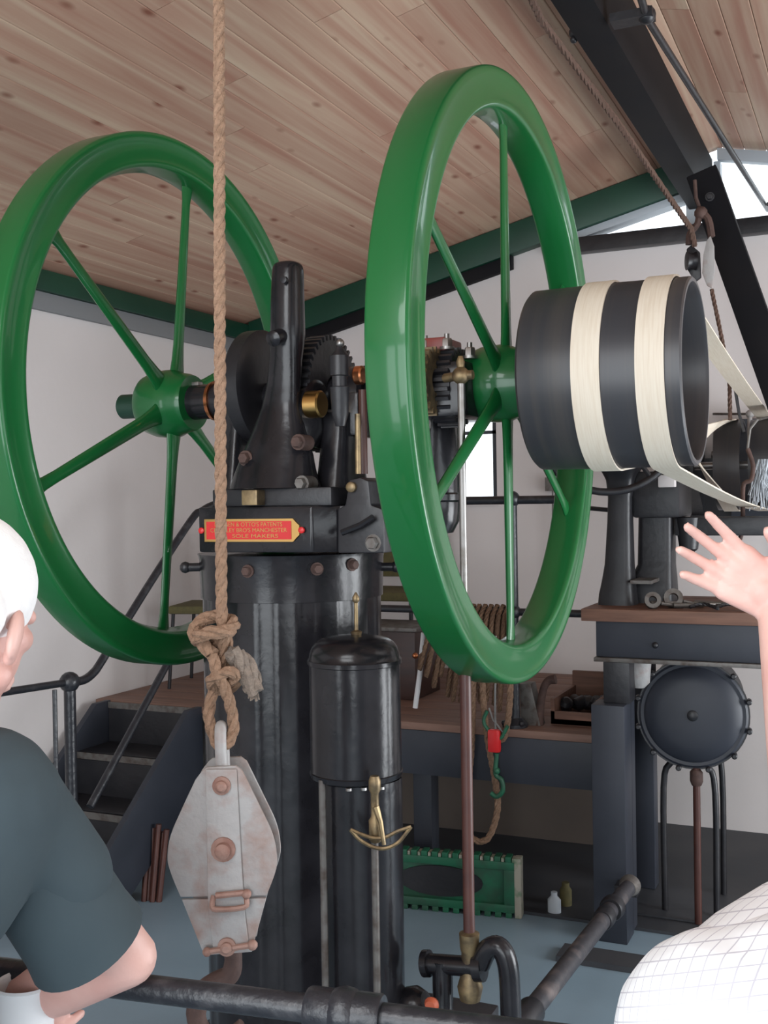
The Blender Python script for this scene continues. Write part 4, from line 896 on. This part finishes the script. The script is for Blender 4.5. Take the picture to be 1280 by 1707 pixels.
# belts
def belt(xa, xb, crossed, label):
    mb = MB(); Rf = PR_+.0055; Rd = CR+.004; A = Vector((SY, SZ)); B_ = Vector((CSY, CSZ)); D = B_-A; L = D.length; th = math.atan2(D.y, D.x)
    pts = []
    if not crossed:
        al = math.asin((Rf-Rd)/L); a1 = th+PI/2-al; a2 = th-PI/2+al
        n = 48
        for i in range(n+1): a = a1+(2*PI-(a1-a2))*i/n; pts.append((A.x+Rf*math.cos(a), A.y+Rf*math.sin(a), 0))
        m0 = len(pts)
        for i in range(1, 12):
            p = Vector(pts[m0-1][:2]).lerp(Vector((B_.x+Rd*math.cos(a2), B_.y+Rd*math.sin(a2))), i/12); pts.append((p.x, p.y-.015*math.sin(PI*i/12), 0))
        for i in range(n+1): a = a2+(a1-a2)*i/n; pts.append((B_.x+Rd*math.cos(a), B_.y+Rd*math.sin(a), 0))
        for i in range(1, 12):
            p = Vector(pts[-1][:2]) if i == 1 else st0
            if i == 1: st0 = p
            q = st0.lerp(Vector(pts[0][:2]), i/12); pts.append((q.x, q.y-.012*math.sin(PI*i/12), 0))
        N_ = len(pts); vs = []; hw = (xb-xa)/2; xm = (xa+xb)/2; th_ = .0045
        for i in range(N_):
            p = Vector(pts[i][:2]); t = (Vector(pts[(i+1) % N_][:2])-Vector(pts[i-1][:2])).normalized(); nn = Vector((t.y, -t.x))
            for (sx, so) in ((-1, 1), (1, 1), (1, -1), (-1, -1)): vs.append((xm+sx*hw, p.x+nn.x*so*th_/2, p.y+nn.y*so*th_/2))
        fs = [(i*4+j, i*4+(j+1) % 4, ((i+1) % N_)*4+(j+1) % 4, ((i+1) % N_)*4+j) for i in range(N_) for j in range(4)]
        mb.add(vs, fs)
    else:
        al = math.asin((Rf+Rd)/L); a1 = th+PI/2-al; a2 = th-PI/2+al; n = 48; path = []
        for i in range(n+1): a = a1+(2*PI-(a1-a2))*i/n; path.append((A.x+Rf*math.cos(a), A.y+Rf*math.sin(a), (math.cos(a), math.sin(a)), 0))
        # lower near point -> top of driven pulley, half twist; round; bottom -> top of near pulley
        b1 = a2+PI; b2 = a1-PI
        E_ = (B_.x+Rd*math.cos(b1), B_.y+Rd*math.sin(b1)); F_ = (B_.x+Rd*math.cos(b2), B_.y+Rd*math.sin(b2))
        s0 = path[-1]; 
        for i in range(1, 24): u = i/24; path.append((s0[0]+(E_[0]-s0[0])*u, s0[1]+(E_[1]-s0[1])*u, s0[2], PI*u))
        for i in range(n+1): a = b1+(b2+2*PI-b1-2*PI)*i/n if False else b1-(b1-b2)*i/n; path.append((B_.x+Rd*math.cos(a), B_.y+Rd*math.sin(a), (-math.cos(a), -math.sin(a)), PI*0+PI*0))
        s1 = (F_[0], F_[1]); e1_ = path[0]
        for i in range(1, 24): u = i/24; path.append((s1[0]+(e1_[0]-s1[0])*u, s1[1]+(e1_[1]-s1[1])*u, e1_[2], PI*(1-u)))
        hw = (xb-xa)/2; xm = (xa+xb)/2; N_ = len(path); vs = []
        for i, (y, z, nrm, tw) in enumerate(path):
            # width vector: X rotated about the run direction by tw; on the straight runs only a partial visible twist
            t_ = Vector((0, path[(i+1) % N_][0]-path[i-1][0], path[(i+1) % N_][1]-path[i-1][1])).normalized()
            nv = Vector((0, nrm[0], nrm[1])); nv = (nv-t_*nv.dot(t_)).normalized()
            wv = Vector((1, 0, 0))*math.cos(tw)+nv*math.sin(tw); n2 = nv*math.cos(tw)-Vector((1, 0, 0))*math.sin(tw)
            if n+24 <= i <= n+24+n: wv = Vector((-1, 0, 0)); n2 = nv
            off = .008*math.sin(tw) if i < n+24 else -.008*math.sin(tw)
            c = Vector((xm+off*3, y, z))
            for (sx, so) in ((-1, 1), (1, 1), (1, -1), (-1, -1)): vs.append(c+wv*sx*hw+n2*so*.00225)
        fs = [(i*4+j, i*4+(j+1) % 4, (i+1)*4+(j+1) % 4, (i+1)*4+j) for i in range(N_-1) for j in range(4)]
        fs += [((N_-1)*4+j, (N_-1)*4+(j+1) % 4, (j+1) % 4, j) for j in range(4)]
        mb.add(vs, fs)
    return tag(mb.build('drive_belt', belt_m), label, 'belt', 'cream drive belts')
belt(-.487, -.424, False, 'cream open drive belt on the right half of the pulley, nearest its open end')
belt(-.631, -.566, True, 'cream crossed drive belt on the left half of the pulley, nearer the flywheel')

# ================================================================== FOREGROUND ROPE AND BLOCK
RT = 1.75; rs = RT/FPX
def L_(x, y, d=0.0): return at(x, y, t=RT) + r0.cross(Vector((0, 0, 1)))*(-d)      # d > 0 comes toward the viewer
ropeo = thing('hoisting_rope', 'thick tan laid rope hanging vertically in front of the engine, knotted at the block', 'rope', at(368, 1050, t=RT))
RR = .0098
topz = ceil_z(at(365, 0, t=RT).x)
p0 = L_(365, 0); 
mb = MB(); twist_rope(mb, [Vector((p0.x, p0.y, topz-.02)), p0, L_(366, 500), L_(369, 1000), L_(371, 1060)], RR, n=8, step=.006); mb.build('standing_part', rope_m, ropeo)
mb = MB()
# loop through the eye
twist_rope(mb, [L_(372, 1060, .005), L_(366, 1110, .012), L_(352, 1160, .01), L_(348, 1195, 0), L_(356, 1225, 0), L_(366, 1240, -.01), L_(382, 1236, -.01), L_(389, 1215, 0), L_(386, 1185, 0), L_(378, 1150, -.01), L_(366, 1120, -.018), L_(356, 1090, -.012)], RR, sm=6, n=7, step=.007)
mb.build('eye_loop', rope_m, ropeo)
mb = MB()
twist_rope(mb, [L_(356, 1090, -.01), L_(340, 1075, 0), L_(322, 1055, .008), L_(330, 1040, .02), L_(352, 1030, .026), L_(378, 1036, .024), L_(388, 1042, .008), L_(382, 1050, -.015), L_(355, 1052, -.022), L_(330, 1062, -.008), L_(338, 1078, .012), L_(352, 1085, .022), L_(360, 1070, .02), L_(352, 1052, .014)], RR*1.2, sm=6, n=7, step=.007)
twist_rope(mb, [L_(372, 1045, .01), L_(376, 1075, .02), L_(374, 1110, .024), L_(368, 1130, .02), L_(378, 1140, .006), L_(392, 1128, .0), L_(386, 1118, -.014), L_(366, 1122, -.02), L_(352, 1135, -.006), L_(360, 1152, .014), L_(378, 1152, .022), L_(394, 1138, .02), L_(386, 1112, .014)], RR, sm=6, n=7, step=.007)
mb.build('knot', rope_m, ropeo)
mb = MB(); twist_rope(mb, [L_(384, 1085, .0), L_(394, 1100, .008), L_(404, 1120, .012), L_(416, 1140, .012), L_(426, 1156, .012)], RR*1.5, sm=5, n=7, step=.007)
twist_rope(mb, [L_(394, 1092, .014), L_(410, 1108, .016), L_(420, 1130, .018), L_(418, 1150, .02), L_(410, 1158, .02)], RR*1.35, sm=5, n=7, step=.007)
for i in range(9): q = L_(414+i*1.8, 1156+(i % 3), .012); mb.tube([q, q+Vector((.002*(i % 3-1), 0, -.010-.003*(i % 2)))], .0014, 4)
mb.build('rope_tail', rope_grey, ropeo, label='greyed frayed rope end')

# block: cheeks face the viewer
yawm = Matrix.Rotation(YAW, 3, 'Z')
bk = thing('pulley_block', 'worn pale zinc pulley block with rusty edges hanging from the knotted rope', 'pulley block', at(377, 1425, t=RT))
nx_, ny_ = r0, Vector((-math.sin(YAW), math.cos(YAW), 0)); BO = at(377, 1425, t=RT)
BC = (377, 1425)
def bpz(pts, d0, d1, name, m, bev=.0015, n_=None, mbx=None):
    mb = mbx or MB(); mb.prism([((x-BC[0])*rs, -(y-BC[1])*rs) for x, y in pts], BO+ny_*d0, nx_, (0, 0, 1), ny_*(d1-d0))
    return mb.build(name, m, bk, bevel=bev) if name else mb
outl = [(345, 1276), (352, 1270), (400, 1268), (410, 1276), (440, 1340), (457, 1378), (464, 1410), (463, 1440), (447, 1482)]
outr = [(306, 1482), (290, 1440), (286, 1415), (292, 1380), (312, 1335), (334, 1290)]
def rnd_(pts): return [(p.x, p.y) for p in catmull([Vector((a, b, 0)) for a, b in pts], [0]*len(pts), 4)[0]]
up_ = outl[:3]+rnd_(outl[3:])+rnd_(outr)
for d in (-.034, .026):
    bpz(up_, d, d+.008, 'cheek_plate', galv, .002)
    bpz([(308, 1486), (446, 1486), (424, 1562), (422, 1574), (350, 1578), (340, 1570)], d, d+.008, 'lower_cheek_plate', galv, .002)
bpz([(352, 1272), (402, 1272), (411, 1500), (418, 1568), (360, 1572), (352, 1500)], -.041, -.0345, 'centre_strap', galv, .002)
bpz([(352, 1272), (402, 1272), (411, 1500), (418, 1568), (360, 1572), (352, 1500)], .0345, .041, 'centre_strap', galv, .002)
MB().lathe([(.02, -.02), (.066, -.02), (.066, -.012), (.058, -.004), (.058, .004), (.066, .012), (.066, .02), (.02, .02)], BO+Vector((0, 0, .005)), ny_, 40).build('sheave', rust, bk)
for (x, y, r, h) in ((378, 1298, .009, .011), (379, 1402, .012, .015), (382, 1561, .009, .010)):
    c = BO+nx_*((x-BC[0])*rs)+Vector((0, 0, -(y-BC[1])*rs))-ny_*.041
    mb = MB(); mb.lathe([(r*1.6, 0), (r*1.6, .004), (r, .0045), (r, h), (r*.6, h+.003)], c, -ny_, 16); mb.build('rivet', pink_rust, bk)
# lifting eye at top
e_ = lambda x, y, d=0: BO+nx_*((x-BC[0])*rs)+Vector((0, 0, -(y-BC[1])*rs))-ny_*d
MB().tube([e_(374, 1285, -.014), e_(373, 1250, -.016), e_(372, 1224, -.012), e_(372, 1210, 0), e_(373, 1222, .014), e_(374, 1252, .018), e_(375, 1285, .014)], .0095, 12, smooth=5).build('lifting_eye', galv, bk)
# keeper bracket and pins
MB().tube([e_(362, 1478, .040), e_(360, 1492, .046), e_(368, 1497, .05), e_(412, 1494, .05), e_(416, 1484, .046), e_(414, 1474, .04)], .0045, 8, smooth=3).build('keeper', pink_rust, bk)
MB().tube([e_(366, 1476, .046), e_(412, 1472, .046)], .005, 8).ball(e_(416, 1474, .046), .008, 10).build('hinge_pin', pink_rust, bk)
MB().tube([e_(350, 1568, .044), e_(424, 1558, .044)], .005, 8).ball(e_(424, 1558, .044), .0085, 10).ball(e_(350, 1568, .044), .0075, 10).build('hinge_pin', pink_rust, bk)
MB().box(e_(356, 1540), e_(400, 1580)).tube([e_(383, 1575), e_(386, 1600), e_(380, 1625), e_(355, 1640), e_(335, 1655), e_(322, 1690), e_(335, 1722), e_(372, 1730), (e_(398, 1705))], [.015, .014, .016, .018, .018, .016, .015, .012, .006], 12, smooth=4).build('hook', rust, bk)

# front guard rail
gr = thing('guard_rail', 'glossy black tube guard rail across the foreground with ball jointed post', 'handrail', (-.63, 1.25, 0))
g0 = at(-260, 1586, Z=.95); gj = at(575, 1688, Z=.95); gd = (gj-g0).normalized(); ge = gj+gd*.55
MB().tube([g0, gj, ge], .0178, 16).build('top_rail', black_rail, gr)
mb = MB().ball(gj, .032, 20); mb.lathe([(.026, -.05), (.028, -.046), (.028, .046), (.026, .05)], gj, gd, 20); mb.build('ball_joint', black_rail, gr)
MB().cyl((gj.x, gj.y, 0), (gj.x, gj.y, gj.z-.02), .021, n=18).build('post', black_rail, gr)
MB().cyl((ge.x, ge.y, 0), (ge.x, ge.y, ge.z), .021, n=18).ball(ge, .032, 20).build('post', black_rail, gr)
MB().cyl((g0.x, g0.y, 0), (g0.x, g0.y, g0.z), .021, n=18).ball(g0, .032, 20).build('post', black_rail, gr)
MB().tube([Vector((g0.x, g0.y, .5)), Vector((ge.x, ge.y, .5))], .0165, 14).build('middle_rail', black_rail, gr)

# ================================================================== PEOPLE
def blob(name, shapes, voxel, m, parent, label=None, sm=4):
    mb = MB()
    for s in shapes:
        if s[0] == 'c':
            a, b, ra, rb = Vector(s[1]), Vector(s[2]), s[3], s[4]
            mb.ball(a, ra, 16); mb.ball(b, rb, 16)
            if (b-a).length > 1e-4: mb.cyl(a, b, ra, rb, n=20)
        else:
            c, r, R = Vector(s[1]), s[2], s[3] if len(s) > 3 else Matrix.Identity(3)
            t = MB().ball((0, 0, 0), r, 24); mb.add([c+R @ Vector(v) for v in t.v], t.f)
    o = mb.build(name, m, parent, label=label)
    md = o.modifiers.new('r', 'REMESH'); md.mode = 'VOXEL'; md.voxel_size = voxel; md.use_smooth_shade = True
    sd = o.modifiers.new('s', 'SMOOTH'); sd.iterations = sm; sd.factor = 0.6
    return o
def hand(wrist, fdir, pnorm, side, curl=.5, s=1.0, spread=.12):
    """wrist, finger direction, palm normal (the way the palm looks), side=+1 thumb on the (fdir x pnorm) side"""
    f = Vector(fdir).normalized(); n = Vector(pnorm); n = (n-f*n.dot(f)).normalized(); a = f.cross(n)*side; w = Vector(wrist); out = []
    out.append(('c', w, w+f*.03*s, .024*s, .026*s))
    base = [(.028, .076, .082), (.0085, .081, .090), (-.0115, .077, .083), (-.030, .070, .066)]
    for (o_, l, fl) in base:
        k = w+a*o_*s+f*l*s; out.append(('c', w+a*o_*.6*s+f*.02*s, k, .0175*s, .0135*s))
        ang = -o_*spread*30; d = (f*math.cos(ang*.3)+a*math.sin(-ang*.3)).normalized(); p = k
        for j, (fr, r0_, r1_) in enumerate(((.45, .0092, .0084), (.31, .0084, .0078), (.24, .0078, .0068))):
            c_ = curl*(.45 if j == 0 else .75); d = (d*math.cos(c_)+n*math.sin(c_)).normalized(); q = p+d*fl*fr*s; out.append(('c', p, q, r0_*s, r1_*s)); p = q
    p = w+a*.028*s+f*.022*s; d = (f*.65+a*.75+n*.25).normalized(); q = p+d*.042*s; out.append(('c', w+f*.012*s, p, .018*s, .016*s)); out.append(('c', p, q, .0145*s, .011*s))
    d = (f*.9+a*.3+n*.45).normalized(); q2 = q+d*.034*s; out.append(('c', q, q2, .0105*s, .0085*s)); return out
def head_shapes(c, R, s=1.0):
    T = lambda x, y, z: Vector(c)+R @ Vector((x*s, y*s, z*s))
    sh = [('e', T(0, -.012, .028), (.076*s, .097*s, .088*s), R), ('e', T(0, .022, -.035), (.060*s, .070*s, .078*s), R), ('c', T(0, .062, -.088), T(0, .05, -.08), .028*s, .03*s),
          ('c', T(-.045, .02, -.07), T(0, .065, -.092), .02*s, .02*s), ('c', T(.045, .02, -.07), T(0, .065, -.092), .02*s, .02*s),
          ('c', T(0, .093, .01), T(0, .108, -.03), .010*s, .015*s), ('c', T(-.014, .1, -.034), T(.014, .1, -.034), .010*s, .010*s),
          ('c', T(-.034, .082, .022), T(.034, .082, .022), .011*s, .011*s), ('c', T(-.02, .09, -.058), T(.02, .09, -.058), .0085*s, .0085*s), ('c', T(-.018, .089, -.068), T(.018, .089, -.068), .008*s, .008*s)]
    for sx in (-1, 1):
        sh += [('c', T(sx*.040, .062, -.014), T(sx*.044, .042, -.02), .018*s, .02*s)]
        Re = R @ Matrix.Rotation(sx*.35, 3, 'Z')
        sh += [('e', T(sx*.079, -.012, -.030), (.009*s, .018*s, .031*s), Re), ('c', T(sx*.074, -.004, -.05), T(sx*.070, 0, -.058), .009*s, .008*s)]
    return sh, T

def person(label, head, hyaw, hp, neck, sh, el, wr, hip, knee, ank, shirt, hairm, hands, slv=.75, s=1.0, vx=.004, collar=False):
    P = thing('person', label, 'person', (hip[0].lerp(hip[1], .5).x, hip[0].lerp(hip[1], .5).y, 0))
    R = Matrix.Rotation(hyaw, 3, 'Z') @ Matrix.Rotation(hp, 3, 'X')          # face looks along local +Y
    hs_, T = head_shapes(head, R, s); body = list(hs_)
    chest = neck+Vector((0, 0, -.16)); up = (neck-(hip[0]+hip[1])/2)
    body += [('c', neck+Vector((0, 0, -.02)), T(0, -.015, -.06), .058*s, .054*s)]
    for i in (0, 1):
        body += [('c', neck-up*.05, sh[i], .05*s, .05*s), ('c', sh[i], el[i], .046*s, .037*s), ('c', el[i], el[i].lerp(wr[i], .35), .038*s, .041*s), ('c', el[i].lerp(wr[i], .35), wr[i], .041*s, .026*s)]
        body += [('c', hip[i], knee[i], .08*s, .055*s), ('c', knee[i], ank[i], .054*s, .036*s), ('c', sh[i]-up*.1, hip[i], .085*s, .085*s)]
        body += hands[i]
    body += [('c', neck-up*.2, (hip[0]+hip[1])/2, .1*s, .1*s)]
    bo = blob('body', body, vx, skin, P, sm=3)
    for sx in (-1, 1): MB().ball(T(sx*.03, .073, .002), .0125*s, 12).build('eye', eye_m, P)
    # shirt
    sp = []
    for i in (0, 1):
        cut = sh[i].lerp(el[i], slv) if slv < 1 else el[i]
        sp += [('c', neck-up*.06, sh[i], .062*s, .072*s), ('c', sh[i], cut, .072*s, .064*s)]
        if slv >= 1.0: pass
        sp += [('c', sh[i]-up*.06, hip[i]+up*.0, .105*s, .112*s), ('c', sh[i]-up*.2, hip[1-i], .105*s, .105*s)]
    sp += [('c', neck-up*.1, (hip[0]+hip[1])/2, .115*s, .12*s)]
    so = blob('shirt', sp, .007, shirt, P, sm=6)
    lp_ = []
    for i in (0, 1): lp_ += [('c', hip[i]-up*.02, knee[i], .1*s, .072*s), ('c', knee[i], ank[i]+Vector((0, 0, .02)), .071*s, .058*s)]
    lp_ += [('c', hip[0], hip[1], .11*s, .11*s)]
    blob('trousers', lp_, .009, trousers, P, sm=5)
    fd = Matrix.Rotation(hyaw*.0, 3, 'Z')
    return P, R, T, bo

# --- man at the left, leaning on the rail
f55 = Vector((math.cos(math.radians(59)), math.sin(math.radians(59)), 0)); rt55 = Vector((f55.y, -f55.x, 0))
hd = at(-56, 1022, t=1.34)
nk = hd-f55*.055+Vector((0, 0, -.165))
shR = at(-15, 1312, t=1.33); shL = nk-rt55*.17+f55*.02+Vector((0, 0, -.06))
elR = at(214, 1596, t=1.455); elL = shL+f55*.1+Vector((-.08, 0, -.26))
wrR = at(-80, 1712, t=1.6); cupc = at(44, 1695, t=1.50)
wrL = at(-40, 1745, t=1.53)
hpC = nk-f55*.30+Vector((0, 0, -.47)); hips = [hpC-rt55*.085, hpC+rt55*.085]
knee = [Vector((h.x+.05, h.y+.06, .47)) for h in hips]; ank = [Vector((k.x-.04, k.y-.03, .07)) for k in knee]
hyaw = math.radians(102-90)
hL = hand(wrL, (cupc-wrL)+r0*.03, ny_, -1, curl=.8)
hR = hand(wrR, wrR-elR, Vector((0, 0, -1)), 1, curl=.5)
man, Rm, Tm, bo = person('white haired person in a dark green grey short sleeved shirt leaning on the front rail', hd, hyaw, -.42, nk, [shL, shR], [elL, elR], [wrL, wrR], hips, knee, ank, shirt_dark, hair_m, [hL, hR], slv=.5, s=1.0)
hc_ = [('e', Tm(0, -.016, .032), (.081, .101, .091), Rm), ('c', Tm(-.045, -.06, -.02), Tm(.045, -.06, -.02), .042, .042), ('c', Tm(-.05, -.05, .0), Tm(-.066, -.02, .0), .03, .022), ('c', Tm(.05, -.05, .0), Tm(.062, -.02, .005), .03, .02)]
ho = blob('hair', hc_, .005, hair_m, man, sm=3)
# sleeve with a loose hem
ca = at(-2, 1345, t=1.35); cb_ = at(146, 1572, t=1.43); d_ = (cb_-ca).normalized()
MB().lathe([(.066, 0), (.071, .06), (.074, (cb_-ca).length-.03), (.078, (cb_-ca).length), (.074, (cb_-ca).length-.001), (.062, .05), (.05, .02)], ca, d_, 36).build('sleeve', shirt_dark, man)
cl = nk+Vector((0, 0, -.005)); MB().lathe([(.075, -.05), (.074, .0), (.069, .02), (.064, .02), (.066, -.03)], cl, (.25, .35, 1), 32).build('collar', shirt_dark, man)
for i in (0, 1): a = ank[i]; MB().loft([(a.x+.03, a.y+.05, 0, .05, .13), (a.x+.03, a.y+.05, .035, .048, .125), (a.x+.015, a.y+.03, .07, .042, .09), (a.x, a.y, .11, .04, .05)]).build('shoe', shoe_m, man)
cup = thing('white_cup', 'white paper cup held by the person leaning on the rail', 'cup', cupc)
MB().lathe([(.03, -.06), (.033, -.059), (.040, .045), (.042, .047), (.040, .05), (.037, .047), (.03, -.054)], cupc, (0, 0, 1), 32).build('cup_body', white_paint, cup)

# --- person at the right, white check shirt, arm raised
sL = at(1215, 1692, t=.97); eL = at(1385, 1560, t=1.08); wL = at(1300, 1005, t=1.27)
nk2 = sL+r0*.185+Vector((0, 0, .09)); hd2 = nk2+ny_*.03+Vector((0, 0, .17))
sR = nk2+r0*.18+Vector((0, 0, -.09)); eR = sR+Vector((.02, -.03, -.27)); wR = eR+ny_*.22+Vector((0, 0, -.05))
hpC = nk2-ny_*.06+Vector((0, 0, -.50)); hips = [hpC-r0*.085, hpC+r0*.085]
knee = [h+Vector((0, .03, -.34)) for h in hips]; ank = [Vector((k.x, k.y-.04, .07)) for k in knee]
fd_ = (at(1192, 930, t=1.27)-wL)
hL = hand(wL, fd_, -ny_+Vector((0, 0, -.2)), 1, curl=.26, s=.86, spread=.7)
hR = hand(wR, ny_, Vector((0, 0, -1)), -1, curl=.4)
her, Rh, Th, bo2 = person('person in a white checked shirt at the bottom right with one bare forearm raised', hd2, YAW, -.05, nk2, [sL, sR], [eL, eR], [wL, wR], hips, knee, ank, check_m, hair_m, [hL, hR], slv=.7, s=1.0, vx=.0036)
hc_ = [('e', Th(0, -.016, .034), (.082, .102, .092), Rh), ('c', Th(-.045, -.06, -.02), Th(.045, -.06, -.02), .044, .044)]
blob('hair', hc_, .006, rope_dark, her, sm=3)
ca = sL.lerp(eL, .0); cb_ = sL.lerp(eL, .78); d_ = (cb_-ca).normalized(); l_ = (cb_-ca).length
MB().lathe([(.07, 0), (.074, .06), (.072, l_), (.068, l_-.001), (.065, .05), (.05, .02)], ca, d_, 36).build('sleeve', check_m, her)
for i in (0, 1): a = ank[i]; MB().loft([(a.x-.02, a.y+.05, 0, .05, .13), (a.x-.02, a.y+.05, .035, .048, .125), (a.x-.01, a.y+.03, .07, .042, .09), (a.x, a.y, .11, .04, .05)]).build('shoe', shoe_m, her)
